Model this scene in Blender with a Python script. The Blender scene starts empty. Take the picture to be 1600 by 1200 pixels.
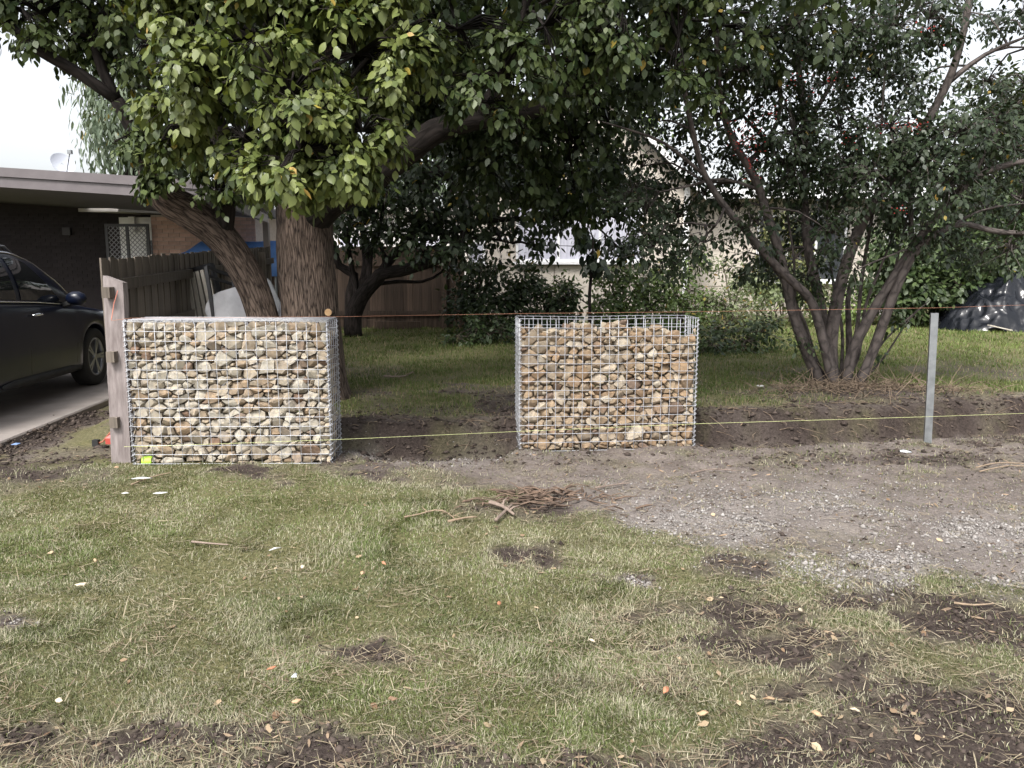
import bpy, bmesh, math, random
import numpy as np
from mathutils import Vector, Matrix, noise as mnoise

random.seed(11)
rng = np.random.default_rng(11)
S = bpy.context.scene
COL = S.collection

# ------------------------------------------------------------------ camera, sky, sun, exposure
CAM_Z, F_PX, PITCH = 1.54, 1230.0, math.radians(8.55)
cam_d = bpy.data.cameras.new('camera')
cam_d.sensor_width = 36.0
cam_d.lens = F_PX / 1600 * 36.0
cam_d.clip_end = 600
cam = bpy.data.objects.new('camera', cam_d)
cam.location = (0, 0, CAM_Z)
cam.rotation_euler = (math.pi / 2 - PITCH, 0, 0)
COL.objects.link(cam)
S.camera = cam

SUN_EL, SUN_AZ = math.radians(52), math.radians(205)      # azimuth clockwise from +Y: behind the camera, a little left
world = bpy.data.worlds.new("World")
S.world = world
world.use_nodes = True
wn, wl = world.node_tree.nodes, world.node_tree.links
wn.clear()
sky = wn.new('ShaderNodeTexSky')
sky.sky_type = 'NISHITA'
sky.sun_disc = False
sky.sun_elevation = SUN_EL
sky.sun_rotation = SUN_AZ
sky.air_density = 1.0
sky.dust_density = 4.0
sky.ozone_density = 1.0
hs = wn.new('ShaderNodeHueSaturation')
hs.inputs['Saturation'].default_value = 0.22
bg = wn.new('ShaderNodeBackground')
bg.inputs['Strength'].default_value = 0.14
wo = wn.new('ShaderNodeOutputWorld')
wl.new(sky.outputs[0], hs.inputs['Color'])
wl.new(hs.outputs[0], bg.inputs['Color'])
wl.new(bg.outputs[0], wo.inputs['Surface'])

sun_d = bpy.data.lights.new('sun', 'SUN')
sun_d.energy = 1.7
sun_d.angle = math.radians(14)
sun_d.color = (1.0, 0.96, 0.9)
sun = bpy.data.objects.new('sun', sun_d)
sdir = Vector((math.sin(SUN_AZ) * math.cos(SUN_EL), math.cos(SUN_AZ) * math.cos(SUN_EL), math.sin(SUN_EL)))
sun.rotation_euler = sdir.to_track_quat('Z', 'Y').to_euler()
COL.objects.link(sun)

S.view_settings.view_transform = 'Standard'
S.view_settings.look = 'None'
S.view_settings.gamma = 1.0
S.view_settings.use_curve_mapping = False
S.view_settings.exposure = 1.2
S.render.engine = 'CYCLES'
S.cycles.max_bounces = 6
S.cycles.diffuse_bounces = 3
S.cycles.glossy_bounces = 3
S.cycles.transmission_bounces = 3
S.cycles.caustics_reflective = False
S.cycles.caustics_refractive = False

# ------------------------------------------------------------------ measuring helpers
CP, SP = math.cos(PITCH), math.sin(PITCH)
def P(px, py, Y):
    """world point at depth Y seen at photo pixel (px, py)"""
    dx, dy = (px - 800) / F_PX, (600 - py) / F_PX
    t = Y / (CP + dy * SP)
    return Vector((dx * t, Y, CAM_Z + t * (dy * CP - SP)))
def G(px, py, z=0.0):
    dx, dy = (px - 800) / F_PX, (600 - py) / F_PX
    t = (z - CAM_Z) / (dy * CP - SP)
    return Vector((dx * t, t * (CP + dy * SP), z))
def proj(X, Y, Z):
    d = Y * CP - (Z - CAM_Z) * SP
    u = Y * SP + (Z - CAM_Z) * CP
    d = np.where(np.abs(d) < 1e-4, 1e-4, d)
    return 800 + F_PX * X / d, 600 - F_PX * u / d, d

_tab = np.random.default_rng(5).random((256, 256))
def vnoise(x, y, s=0):
    x = np.asarray(x, float) + 37.3 * s; y = np.asarray(y, float) + 91.7 * s
    xi = np.floor(x).astype(int); yi = np.floor(y).astype(int)
    fx = x - xi; fy = y - yi
    fx = fx * fx * (3 - 2 * fx); fy = fy * fy * (3 - 2 * fy)
    a = _tab[xi % 256, yi % 256]; b = _tab[(xi + 1) % 256, yi % 256]
    c = _tab[xi % 256, (yi + 1) % 256]; d = _tab[(xi + 1) % 256, (yi + 1) % 256]
    return (a * (1 - fx) + b * fx) * (1 - fy) + (c * (1 - fx) + d * fx) * fy
def fbm(x, y, s=0, o=4):
    r = 0; a = 0.5; n = 0
    for k in range(o):
        r = r + a * vnoise(x * 2 ** k, y * 2 ** k, s + k); n += a; a *= 0.5
    return r / n
def sstep(a, b, x):
    t = np.clip((x - a) / (b - a), 0, 1)
    return t * t * (3 - 2 * t)

# ------------------------------------------------------------------ materials
def new_mat(name):
    m = bpy.data.materials.new(name); m.use_nodes = True
    nt = m.node_tree; nt.nodes.clear()
    out = nt.nodes.new('ShaderNodeOutputMaterial')
    b = nt.nodes.new('ShaderNodeBsdfPrincipled')
    nt.links.new(b.outputs[0], out.inputs[0])
    return m, nt, b, out
def c4(c): return (c[0], c[1], c[2], 1)
def coords(nt, kind='Object', stretch=(1, 1, 1)):
    tc = nt.nodes.new('ShaderNodeTexCoord')
    mp = nt.nodes.new('ShaderNodeMapping')
    mp.inputs['Scale'].default_value = stretch
    nt.links.new(tc.outputs[kind], mp.inputs['Vector'])
    return mp.outputs[0]
def noise_n(nt, vec, scale, detail=5, rough=0.6):
    n = nt.nodes.new('ShaderNodeTexNoise')
    n.inputs['Scale'].default_value = scale; n.inputs['Detail'].default_value = detail; n.inputs['Roughness'].default_value = rough
    nt.links.new(vec, n.inputs['Vector'])
    return n.outputs['Fac']
def ramp(nt, fac, stops):
    r = nt.nodes.new('ShaderNodeValToRGB')
    el = r.color_ramp.elements
    while len(el) < len(stops): el.new(0.5)
    for e, (p, c) in zip(el, stops): e.position = p; e.color = c4(c)
    nt.links.new(fac, r.inputs[0])
    return r.outputs[0]
def mixc(nt, fac, a, b, mode='MIX'):
    m = nt.nodes.new('ShaderNodeMix'); m.data_type = 'RGBA'; m.blend_type = mode
    for sock, v in ((m.inputs[0], fac), (m.inputs[6], a), (m.inputs[7], b)):
        if isinstance(v, (int, float)): sock.default_value = v
        elif isinstance(v, tuple): sock.default_value = c4(v)
        else: nt.links.new(v, sock)
    return m.outputs[2]
def bump(nt, b, fac, strength, dist=0.01):
    n = nt.nodes.new('ShaderNodeBump')
    n.inputs['Strength'].default_value = strength; n.inputs['Distance'].default_value = dist
    nt.links.new(fac, n.inputs['Height']); nt.links.new(n.outputs[0], b.inputs['Normal'])
def pmat(name, c1, c2, scale=6, rough=0.7, bs=0.3, bscale=None, kind='Object', stretch=(1, 1, 1), metal=0.0, dist=0.006, spec=0.5, objrand=0.0):
    m, nt, b, _ = new_mat(name)
    v = coords(nt, kind, stretch)
    col = ramp(nt, noise_n(nt, v, scale), [(0.3, c1), (0.7, c2)])
    if objrand:
        oi = nt.nodes.new('ShaderNodeObjectInfo')
        mr = nt.nodes.new('ShaderNodeMapRange')
        mr.inputs['To Min'].default_value = 1 - objrand; mr.inputs['To Max'].default_value = 1 + objrand
        nt.links.new(oi.outputs['Random'], mr.inputs['Value'])
        cb = nt.nodes.new('ShaderNodeCombineColor')
        for k in range(3): nt.links.new(mr.outputs[0], cb.inputs[k])
        col = mixc(nt, 1.0, col, cb.outputs[0], 'MULTIPLY')
    nt.links.new(col, b.inputs['Base Color'])
    b.inputs['Roughness'].default_value = rough; b.inputs['Metallic'].default_value = metal
    b.inputs['Specular IOR Level'].default_value = spec
    if bs: bump(nt, b, noise_n(nt, v, bscale or scale * 4), bs, dist)
    return m
def attr_mat(name, rough=0.6, trans=0.0, spec=0.4, bs=0.0):
    """colour from the vertex colour of each leaf / blade / stone"""
    m, nt, b, out = new_mat(name)
    a = nt.nodes.new('ShaderNodeAttribute'); a.attribute_name = 'Col'
    nt.links.new(a.outputs['Color'], b.inputs['Base Color'])
    b.inputs['Roughness'].default_value = rough; b.inputs['Specular IOR Level'].default_value = spec
    if bs: bump(nt, b, noise_n(nt, coords(nt), 60), bs, 0.004)
    if trans:
        t = nt.nodes.new('ShaderNodeBsdfTranslucent')
        g = mixc(nt, 1.0, a.outputs['Color'], (1.3, 1.25, 0.55), 'MULTIPLY')
        nt.links.new(g, t.inputs['Color'])
        mx = nt.nodes.new('ShaderNodeMixShader'); mx.inputs[0].default_value = trans
        nt.links.new(b.outputs[0], mx.inputs[1]); nt.links.new(t.outputs[0], mx.inputs[2]); nt.links.new(mx.outputs[0], out.inputs[0])
    return m

M = {}
M['leaf'] = attr_mat('leaf', 0.45, 0.16, 0.4)
M['grass'] = attr_mat('grass', 0.7, 0.2, 0.25)
M['litter'] = attr_mat('litter', 0.85, 0.0, 0.2)
M['pebble'] = attr_mat('pebble', 0.9, 0.0, 0.2)
M['bark_big'] = None
def bark(name, dark, light, su=40, sv=7.5, bs=1.0, dist=0.025):
    m, nt, b, _ = new_mat(name)
    v = coords(nt, 'UV', (su, sv, 1))
    nz = nt.nodes.new('ShaderNodeTexNoise'); nz.inputs['Scale'].default_value = 1.0; nz.inputs['Detail'].default_value = 9; nz.inputs['Roughness'].default_value = .72; nz.inputs['Distortion'].default_value = .7
    nt.links.new(v, nz.inputs['Vector'])
    vo = nt.nodes.new('ShaderNodeTexVoronoi'); vo.feature = 'DISTANCE_TO_EDGE'; vo.inputs['Scale'].default_value = .8; nt.links.new(mixc(nt, .12, v, nz.outputs['Color']), vo.inputs['Vector'])
    mr = nt.nodes.new('ShaderNodeMapRange'); mr.inputs['From Max'].default_value = .22; nt.links.new(vo.outputs['Distance'], mr.inputs['Value'])
    mm_ = nt.nodes.new('ShaderNodeMath'); mm_.operation = 'MULTIPLY_ADD'; mm_.inputs[1].default_value = .22; nt.links.new(mr.outputs[0], mm_.inputs[0])
    m9 = nt.nodes.new('ShaderNodeMath'); m9.operation = 'MULTIPLY'; m9.inputs[1].default_value = .8; nt.links.new(nz.outputs['Fac'], m9.inputs[0]); nt.links.new(m9.outputs[0], mm_.inputs[2])
    n1 = mm_.outputs[0]
    n2 = noise_n(nt, coords(nt, 'UV', (1.5, 0.9, 1)), 2.0, 3, 0.5)
    col = ramp(nt, n1, [(0.36, dark), (0.62, light)])
    col = mixc(nt, n2, col, tuple(c * 0.6 for c in light), 'MIX') if False else mixc(nt, 0.5, col, ramp(nt, n2, [(0.3, tuple(0.55 * x for x in (1, 1, 1))), (0.7, (1.25, 1.2, 1.15))]), 'MULTIPLY')
    nt.links.new(col, b.inputs['Base Color'])
    b.inputs['Roughness'].default_value = 0.9; b.inputs['Specular IOR Level'].default_value = 0.2
    bump(nt, b, n1, bs, dist)
    return m
M['bark_big'] = bark('bark_furrowed', (0.025, 0.018, 0.015), (0.19, 0.145, 0.118))
M['bark_limb'] = bark('bark_limb', (0.016, 0.012, 0.01), (0.085, 0.066, 0.056), 22, 6, 0.7, 0.012)
M['bark_smooth'] = bark('bark_smooth', (0.05, 0.043, 0.041), (0.125, 0.107, 0.10), 14, 9, 0.35, 0.006)
M['bark_dark'] = bark('bark_dark', (0.012, 0.010, 0.009), (0.035, 0.029, 0.027), 20, 6, 0.6, 0.01)
M['twig'] = pmat('twig', (0.06, 0.045, 0.035), (0.14, 0.11, 0.09), 10, 0.9, 0.2)
M['galv'] = pmat('galvanised_wire', (0.42, 0.43, 0.46), (0.55, 0.56, 0.6), 30, 0.5, 0.0, metal=0.35)
M['galv_post'] = pmat('galvanised_post', (0.2, 0.21, 0.22), (0.31, 0.325, 0.335), 14, 0.42, 0.1, metal=0.6)
M['grey_wood'] = pmat('weathered_sleeper', (0.14, 0.115, 0.11), (0.30, 0.262, 0.255), 3.5, 0.85, 0.5, 14, stretch=(7, 7, 1.2), dist=0.006)
M['paling'] = pmat('weathered_paling', (0.085, 0.07, 0.058), (0.19, 0.16, 0.13), 4, 0.9, 0.5, 10, stretch=(12, 12, 0.9), objrand=0.3)
M['paling_brown'] = pmat('brown_paling', (0.05, 0.035, 0.027), (0.12, 0.083, 0.06), 4, 0.9, 0.5, 10, stretch=(12, 12, 0.8), objrand=0.35)
M['concrete'] = pmat('concrete', (0.22, 0.195, 0.18), (0.32, 0.285, 0.265), 3, 0.9, 0.2, 60, dist=0.003)
M['cut_wood'] = pmat('cut_wood', (0.45, 0.27, 0.13), (0.6, 0.4, 0.22), 20, 0.8, 0.2)

# ------------------------------------------------------------------ mesh helpers
class MB:
    def __init__(s): s.v = []; s.f = []; s.uv = []
    def add(s, vs, fs, uv=None):
        o = len(s.v)
        s.v.extend([tuple(v) for v in vs]); s.f.extend([tuple(i + o for i in f) for f in fs])
        s.uv.extend(uv if uv is not None else [(v[0], v[2]) for v in vs])
    def box(s, a, b, mtx=None):
        x0, y0, z0 = a; x1, y1, z1 = b
        vs = [Vector(p) for p in ((x0, y0, z0), (x1, y0, z0), (x1, y1, z0), (x0, y1, z0), (x0, y0, z1), (x1, y0, z1), (x1, y1, z1), (x0, y1, z1))]
        if mtx: vs = [mtx @ v for v in vs]
        s.add(vs, [(0, 3, 2, 1), (4, 5, 6, 7), (0, 1, 5, 4), (1, 2, 6, 5), (2, 3, 7, 6), (3, 0, 4, 7)])
    def bar(s, a, b, w, h, up=Vector((0, 0, 1))):
        """rectangular bar from a to b, w across and h along up"""
        a, b = Vector(a), Vector(b); d = (b - a).normalized()
        if abs(d.dot(up)) > 0.95: up = Vector((0, 1, 0))
        r = d.cross(up).normalized(); u = r.cross(d).normalized()
        m = Matrix((r, d, u)).transposed().to_4x4(); m.translation = a
        s.box((-w / 2, 0, -h / 2), (w / 2, (b - a).length, h / 2), m)
    def tube(s, pts, rad, n=8, cap=True, wob=0.0, seed=0.0):
        pts = [Vector(p) for p in pts]
        if isinstance(rad, (int, float)): rad = [rad] * len(pts)
        t0 = (pts[1] - pts[0]).normalized()
        up = Vector((0, 0, 1)) if abs(t0.z) < 0.9 else Vector((1, 0, 0))
        r = t0.cross(up).normalized()
        vs = []; uv = []; L = 0
        for i, p in enumerate(pts):
            t = (pts[min(i + 1, len(pts) - 1)] - pts[max(i - 1, 0)]).normalized()
            r = (r - t * r.dot(t)).normalized(); u = t.cross(r)
            if i: L += (p - pts[i - 1]).length
            for k in range(n + 1):
                a = 2 * math.pi * (k % n) / n
                q = rad[i]
                if wob:
                    q *= 1 + wob * (mnoise.noise((math.cos(a) * 1.6 + seed, math.sin(a) * 1.6, L * 1.3)) * 1.2 + mnoise.noise((math.cos(a) * 5 + seed, math.sin(a) * 5, L * 2.5)) * 0.7)
                vs.append(p + (r * math.cos(a) + u * math.sin(a)) * q)
                uv.append((2 * math.pi * rad[0] * k / n, L))
        fs = []
        for i in range(len(pts) - 1):
            for k in range(n):
                a = i * (n + 1) + k
                fs.append((a, a + 1, a + n + 2, a + n + 1))
        if cap:
            fs.append(tuple(range(n - 1, -1, -1))); e = (len(pts) - 1) * (n + 1)
            fs.append(tuple(e + k for k in range(n)))
        s.add(vs, fs, uv)
    def lathe(s, prof, n, mtx):
        """profile (r, z) turned round z"""
        vs = []; fs = []
        for r, z in prof:
            for k in range(n):
                a = 2 * math.pi * k / n
                vs.append(mtx @ Vector((r * math.cos(a), r * math.sin(a), z)))
        for i in range(len(prof) - 1):
            for k in range(n):
                k2 = (k + 1) % n
                fs.append((i * n + k, i * n + k2, (i + 1) * n + k2, (i + 1) * n + k))
        s.add(vs, fs)
    def hull(s, pts):
        bm = bmesh.new()
        for p in pts: bm.verts.new(p)
        r = bmesh.ops.convex_hull(bm, input=bm.verts)
        bmesh.ops.delete(bm, geom=list({e for k_ in ('geom_interior', 'geom_unused') for e in r[k_] if isinstance(e, bmesh.types.BMVert)}), context='VERTS')
        bm.verts.index_update()
        s.add([v.co.copy() for v in bm.verts], [[v.index for v in f.verts] for f in bm.faces])
        bm.free()
    def build(s, name, mat, parent=None, smooth=False, centre=True):
        me = bpy.data.meshes.new(name)
        c = Vector((0, 0, 0))
        V = np.array(s.v, float)
        if centre:
            lo, hi = V.min(0), V.max(0); c = Vector(((lo[0] + hi[0]) / 2, (lo[1] + hi[1]) / 2, (lo[2] + hi[2]) / 2)); V = V - np.array(c)
        me.from_pydata(V.tolist(), [], s.f)
        ul = me.uv_layers.new(name='UVMap')
        idx = np.empty(len(me.loops), int); me.loops.foreach_get('vertex_index', idx)
        ul.data.foreach_set('uv', np.array(s.uv, float)[idx].ravel())
        if smooth: me.polygons.foreach_set('use_smooth', [True] * len(me.polygons))
        if mat: me.materials.append(mat)
        me.update()
        o = bpy.data.objects.new(name, me); o.location = c
        link(o, parent)
        return o
def link(o, parent=None):
    COL.objects.link(o)
    if parent is not None:
        o.parent = parent
        w = Vector(parent.location)
        g = parent.parent
        while g is not None: w = w + Vector(g.location); g = g.parent
        o.matrix_parent_inverse = Matrix.Translation(-w)
        # parents are only translated, so the child keeps its world place
    return o
WP = {}
def wloc(o):
    return WP.get(o.name, Vector(o.location))
def sub(mb, name, mat, parent, smooth=False):
    """sub-part: parent is itself a child placed with a parent inverse"""
    o = mb.build(name, mat, None, smooth)
    o.parent = parent
    o.matrix_parent_inverse = Matrix.Translation(-Vector(parent.location))
    return o
def thing(name, label, cat, loc, group=None):
    o = bpy.data.objects.new(name, None); o.empty_display_size = 0.1
    o.location = loc; COL.objects.link(o)
    return tag(o, label, cat, group)
def tag(o, label=None, cat=None, group=None, kind=None):
    if label: o['label'] = label
    if cat: o['category'] = cat
    if group: o['group'] = group
    if kind: o['kind'] = kind
    return o
def smooth_path(pts, rad, step=0.12):
    pts = [Vector(p) for p in pts]; out = []; ro = []
    for i in range(len(pts) - 1):
        p0 = pts[max(i - 1, 0)]; p1 = pts[i]; p2 = pts[i + 1]; p3 = pts[min(i + 2, len(pts) - 1)]
        n = max(2, int((p2 - p1).length / step))
        for k in range(n):
            t = k / n
            out.append(0.5 * ((2 * p1) + (p2 - p0) * t + (2 * p0 - 5 * p1 + 4 * p2 - p3) * t * t + (3 * p1 - p0 - 3 * p2 + p3) * t ** 3))
            ro.append(rad[i] * (1 - t) + rad[i + 1] * t)
    out.append(pts[-1]); ro.append(rad[-1])
    return out, ro
def np_mesh(name, V, faces_n, Fidx, colors, mat, parent=None, smooth=False, kind=None):
    """fast mesh: faces_n = verts per face array, Fidx flat indices, colours per vertex"""
    me = bpy.data.meshes.new(name)
    V = np.asarray(V, np.float32)
    c = (V.min(0) + V.max(0)) / 2
    me.vertices.add(len(V)); me.vertices.foreach_set('co', (V - c).astype(np.float32).ravel())
    me.loops.add(len(Fidx)); me.loops.foreach_set('vertex_index', np.asarray(Fidx, np.int32))
    me.polygons.add(len(faces_n))
    st = np.zeros(len(faces_n), np.int32); st[1:] = np.cumsum(faces_n)[:-1]
    me.polygons.foreach_set('loop_start', st)
    if smooth: me.polygons.foreach_set('use_smooth', np.ones(len(faces_n), bool))
    if colors is not None:
        at = me.attributes.new('Col', 'FLOAT_COLOR', 'POINT')
        C = np.ones((len(V), 4), np.float32); C[:, :3] = colors
        at.data.foreach_set('color', C.ravel())
    me.materials.append(mat)
    me.update(calc_edges=True); me.validate()
    o = bpy.data.objects.new(name, me); o.location = Vector(c.tolist())
    link(o, parent)
    if kind: o['kind'] = kind
    return o

# ------------------------------------------------------------------ ground
def y_line(x): return 5.87 + 0.19 * (x + 2.13)            # the new fence line
def height(X, Y):
    s = Y - y_line(X)
    yard = sstep(0.36, 0.52 + 0.08 * vnoise(X * 2.2, Y * 0 + 3, 4), s + 0.22 * (fbm(X * 3.5, Y * 3.5, 9, 3) - 0.5))
    lefty = sstep(-1.75, -2.5, X)
    yard = yard * (1 - lefty) + lefty * sstep(0.5, 2.5, s)
    drv = sstep(-3.5, -4.1, X + 0.09 * (Y - 6.6))
    z = yard * (0.20 + 0.03 * sstep(8, 16, Y)) * (1 - drv)
    z = z + 0.05 * np.exp(-((X + 2.1) / 1.3) ** 2 - (s / 0.9) ** 2)
    tr = np.exp(-((s - 0.24) / 0.2) ** 2) * (sstep(-1.3, -1.0, X) * (1 - sstep(-0.1, 0.05, X)) + sstep(1.55, 1.8, X) * (1 - 0.5 * sstep(4.5, 7, X)))
    z = z - 0.12 * tr
    # mound of dead stuff round the multi-stemmed tree and the ridge to its right
    z = z + 0.06 * np.exp(-((X - 3.6) / 0.9) ** 2 - ((Y - 8.45) / 0.45) ** 2)
    z = z + 0.04 * np.exp(-((Y - 8.0) / 0.3) ** 2) * sstep(3.2, 4.2, X) * (1 - sstep(8, 9, X))
    near = 1 - sstep(14, 22, Y)
    z = z + near * 0.05 * (fbm(X * 0.7, Y * 0.7, 2, 3) - 0.5) * (1 - drv)
    return z
def fine(X, Y, soil):
    return (0.018 + 0.05 * soil) * (fbm(X * 7, Y * 7, 3, 4) - 0.5) + 0.012 * soil * (vnoise(X * 26, Y * 26, 8) - 0.5)

def ell(px, py, cx, cy, rx, ry):
    return np.exp(-(((px - cx) / rx) ** 2 + ((py - cy) / ry) ** 2))
SOIL = [(1130, 945, 130, 26, 1), (1250, 1015, 130, 36, 1), (1500, 965, 120, 32, 1), (1150, 872, 60, 16, .9), (1570, 1130, 70, 60, 1), (1420, 1100, 90, 30, .8),
        (380, 745, 45, 12, .8), (590, 1028, 60, 22, 1), (830, 864, 65, 15, .8), (15, 975, 40, 16, .9), (960, 893, 28, 10, .7), (60, 690, 120, 40, 1), (20, 735, 110, 22, .8),
        (1000, 965, 60, 20, .7), (1300, 930, 100, 22, .8), (560, 738, 60, 10, .9), (1050, 1010, 50, 25, .7), (860, 785, 110, 22, .9), (130, 655, 90, 30, 1), (1380, 1060, 90, 25, .6),
        (1000, 1080, 90, 22, .5), (1240, 1085, 80, 25, .6)]
GRAV = [(1130, 822, 120, 26, 1), (1360, 880, 150, 24, 1), (1560, 830, 120, 36, .9), (1590, 905, 60, 22, 1), (660, 716, 140, 10, .9), (1250, 800, 200, 40, .6), (1030, 795, 60, 20, .6), (1430, 890, 60, 18, 1),
        (960, 893, 30, 10, .5), (20, 972, 25, 9, .5), (1100, 770, 160, 20, .35), (480, 727, 120, 6, .3)]
def masks(X, Y):
    px, py, d = proj(X, Y, 0 * X)
    ok = d > 0.5
    wob = 60 * (fbm(X * 1.6, Y * 1.6, 12, 4) - 0.5)
    wob2 = 60 * (fbm(X * 5, Y * 5, 15, 4) - 0.5)
    p2, q2 = px + wob * 2.2 + 2.5 * wob2, py + wob * 0.8 + wob2 * (sstep(700, 1000, py))
    soil = 0 * X
    for cx, cy, rx, ry, a in SOIL: soil = np.maximum(soil, a * ell(p2, q2, cx, cy, rx, ry) * 1.5)
    edge = np.interp(p2, [0, 500, 540, 700, 800, 950, 1100, 1300, 1600, 2400], [690, 700, 738, 742, 765, 805, 842, 872, 912, 1000])
    bare = sstep(25, -20, q2 - edge) * sstep(470, 560, p2)
    soil = np.maximum(soil, bare)
    pr = sstep(1000, 1150, p2) * sstep(840, 900, q2) * (.75 - .5 * sstep(1000, 1150, q2) * sstep(1500, 1200, p2))
    soil = np.maximum(soil, pr * sstep(.32, .6, fbm(X * 2.1, Y * 2.1, 130, 4)) * 1.45)
    soil = np.maximum(soil, sstep(1128, 1175, q2 + 0.03 * np.abs(p2 - 900) - 26 * ell(p2, q2, 900, 1150, 200, 80)) * 0.9)
    s = Y - y_line(X)
    yard = sstep(0.52, 0.72, s + 0.3 * (fbm(X * 2, Y * 2, 21) - 0.5)) * sstep(-4.2, -3.8, X + 0.09 * (Y - 6.6))
    under = sstep(0.5, 0.32, fbm(X * 1.1, Y * 1.1, 30)) * sstep(13, 8, Y) * 0.85
    under = np.maximum(under, sstep(1.7, 0.6, s + 1.0 * (fbm(X * 2.4, Y * 2.4, 160) - .5)) * (.25 + .4 * sstep(2.2, 0.6, X)))
    under = np.maximum(under, 1.1 * np.exp(-((X - 3.8) / 1.3) ** 2 - ((Y - 8.1) / 0.45) ** 2))
    under = np.maximum(under, .8 * sstep(3, 4, X) * np.exp(-((Y - 7.75) / 0.25) ** 2))
    soil = soil * (1 - yard) + under * yard
    bank = sstep(.15, .3, s) * (1 - sstep(.6, .8, s + .25 * (fbm(X * 3, Y * 3, 190, 3) - .5))) * sstep(-3.0, -2.6, X) * sstep(9, 7, X)
    soil = np.maximum(soil, bank)
    soil = np.clip(np.where(ok, soil, 0.3) + 1.1 * (fbm(X * 5, Y * 5, 40, 4) - 0.5) * sstep(0.03, 0.3, soil), 0, 1)
    gr = 0 * X
    for cx, cy, rx, ry, a in GRAV: gr = np.maximum(gr, a * ell(p2, q2, cx, cy, rx, ry) * 1.25)
    gr = np.clip(np.where(ok, gr, 0) * (1 - yard), 0, 1)
    dark = np.clip(soil * (1 - bare) + bare * 0.32 * fbm(X * 2, Y * 2, 50), 0, 1)
    dark = np.maximum(dark * (1 - yard), yard * soil * 0.75)
    dark = np.maximum(dark, .75 * sstep(.5, .68, fbm(X * 1.7 + 3, Y * 2.6, 180, 4)) * sstep(1.8, 2.8, X) * (1 - yard) * sstep(5.0, 5.8, Y))
    dark = np.maximum(dark, 1.0 * sstep(0.22, 0.38, s) * (1 - yard) * (0.7 + .6 * fbm(X * 3, Y * 3, 150, 3)))
    dark = np.maximum(dark, bank * (.75 + .5 * (fbm(X * 4, Y * 4, 195, 3) - .5)))  # wet soil and the shade of the cut bank both put into this darkness
    return soil, gr, np.clip(dark, 0, 1), yard * (1 - bank)

def axis(lo, hi, d, far_lo, far_hi):
    a = np.arange(lo, hi + d / 2, d)
    def ext(start, end, sgn):
        r = []; x = start; st = d
        while (end - x) * sgn > 0: st *= 1.35; x += sgn * st; r.append(x)
        return r
    return np.concatenate([np.array(ext(lo, far_lo, -1)[::-1]), a, np.array(ext(hi, far_hi, 1))])
gx = axis(-6.0, 7.6, 0.04, -260, 260); gy = axis(1.5, 9.2, 0.04, -60, 420)
XX, YY = np.meshgrid(gx, gy)
soil_m, grav_m, dark_m, yard_m = masks(XX, YY)
drv_flat = sstep(-4.15, -4.5, XX + 0.09 * (YY - 6.6)) * (1 - sstep(14, 17, YY))
ZZ = height(XX, YY) + fine(XX, YY, soil_m) * (1 - drv_flat) * (1 - sstep(9, 14, YY)) - 0.05 * drv_flat
ny, nx = XX.shape
V = np.stack([XX, YY, ZZ], -1).reshape(-1, 3)
I = np.arange(ny * nx).reshape(ny, nx)
Q = np.stack([I[:-1, :-1], I[:-1, 1:], I[1:, 1:], I[1:, :-1]], -1).reshape(-1)
gm, nt, b, _ = new_mat('ground')
at = nt.nodes.new('ShaderNodeAttribute'); at.attribute_name = 'Col'
sep = nt.nodes.new('ShaderNodeSeparateColor'); nt.links.new(at.outputs['Color'], sep.inputs[0])
v = coords(nt, 'Object')
nA = noise_n(nt, v, 3.0, 8, 0.7); nB = noise_n(nt, v, 45, 6, 0.7); nC = noise_n(nt, v, 140, 3, 0.6)
thatch = ramp(nt, nB, [(0.3, (0.075, 0.075, 0.035)), (0.52, (0.13, 0.125, 0.06)), (0.72, (0.27, 0.23, 0.13))])
soil_l = ramp(nt, nB, [(0.3, (0.12, 0.10, 0.09)), (0.7, (0.26, 0.225, 0.205))])
soil_l = mixc(nt, 0.6, soil_l, ramp(nt, nA, [(0.34, (0.5, 0.47, 0.45)), (0.66, (1.3, 1.3, 1.3))]), 'MULTIPLY')
soil_d = ramp(nt, nB, [(0.3, (0.024, 0.018, 0.016)), (0.7, (0.078, 0.061, 0.053))])
so = mixc(nt, sep.outputs[2], soil_l, soil_d)
gv = ramp(nt, nC, [(0.35, (0.14, 0.125, 0.115)), (0.65, (0.36, 0.335, 0.32))])
c = mixc(nt, sep.outputs[0], thatch, so)
gfac = nt.nodes.new('ShaderNodeMath'); gfac.operation = 'MULTIPLY'; gfac.inputs[1].default_value = 0.6
nt.links.new(sep.outputs[1], gfac.inputs[0])
c = mixc(nt, gfac.outputs[0], c, gv)
nt.links.new(c, b.inputs['Base Color']); b.inputs['Roughness'].default_value = 0.95; b.inputs['Specular IOR Level'].default_value = 0.15
bump(nt, b, nB, 0.8, 0.02)
ground = np_mesh('ground', V, np.full(len(Q) // 4, 4), Q, np.stack([soil_m, grav_m, dark_m], -1).reshape(-1, 3), gm, smooth=True, kind='structure')

def hz(x, y): return float(height(np.array([x], float), np.array([y], float))[0])

# driveway slab
mb = MB()
def drive_pt(u, w, z): return (-4.43 - 0.09 * (w - 6.66) - u, w, z)
vs = []; n = 24
for i in range(n + 1):
    w = 0.5 + i * (17.5 - 0.5) / n
    for u, z in ((0.0, -0.08), (0.0, 0.015), (0.012, 0.03), (3.4, 0.03), (3.4, -0.08)): vs.append(drive_pt(u, w, z))
fs = [(i * 5 + k, i * 5 + k + 1, i * 5 + k + 6, i * 5 + k + 5) for i in range(n) for k in range(4)]
mb.add(vs, fs + [(0, 1, 2, 3, 4)])
d = mb.build('driveway', M['concrete'], None); d['kind'] = 'structure'

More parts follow.
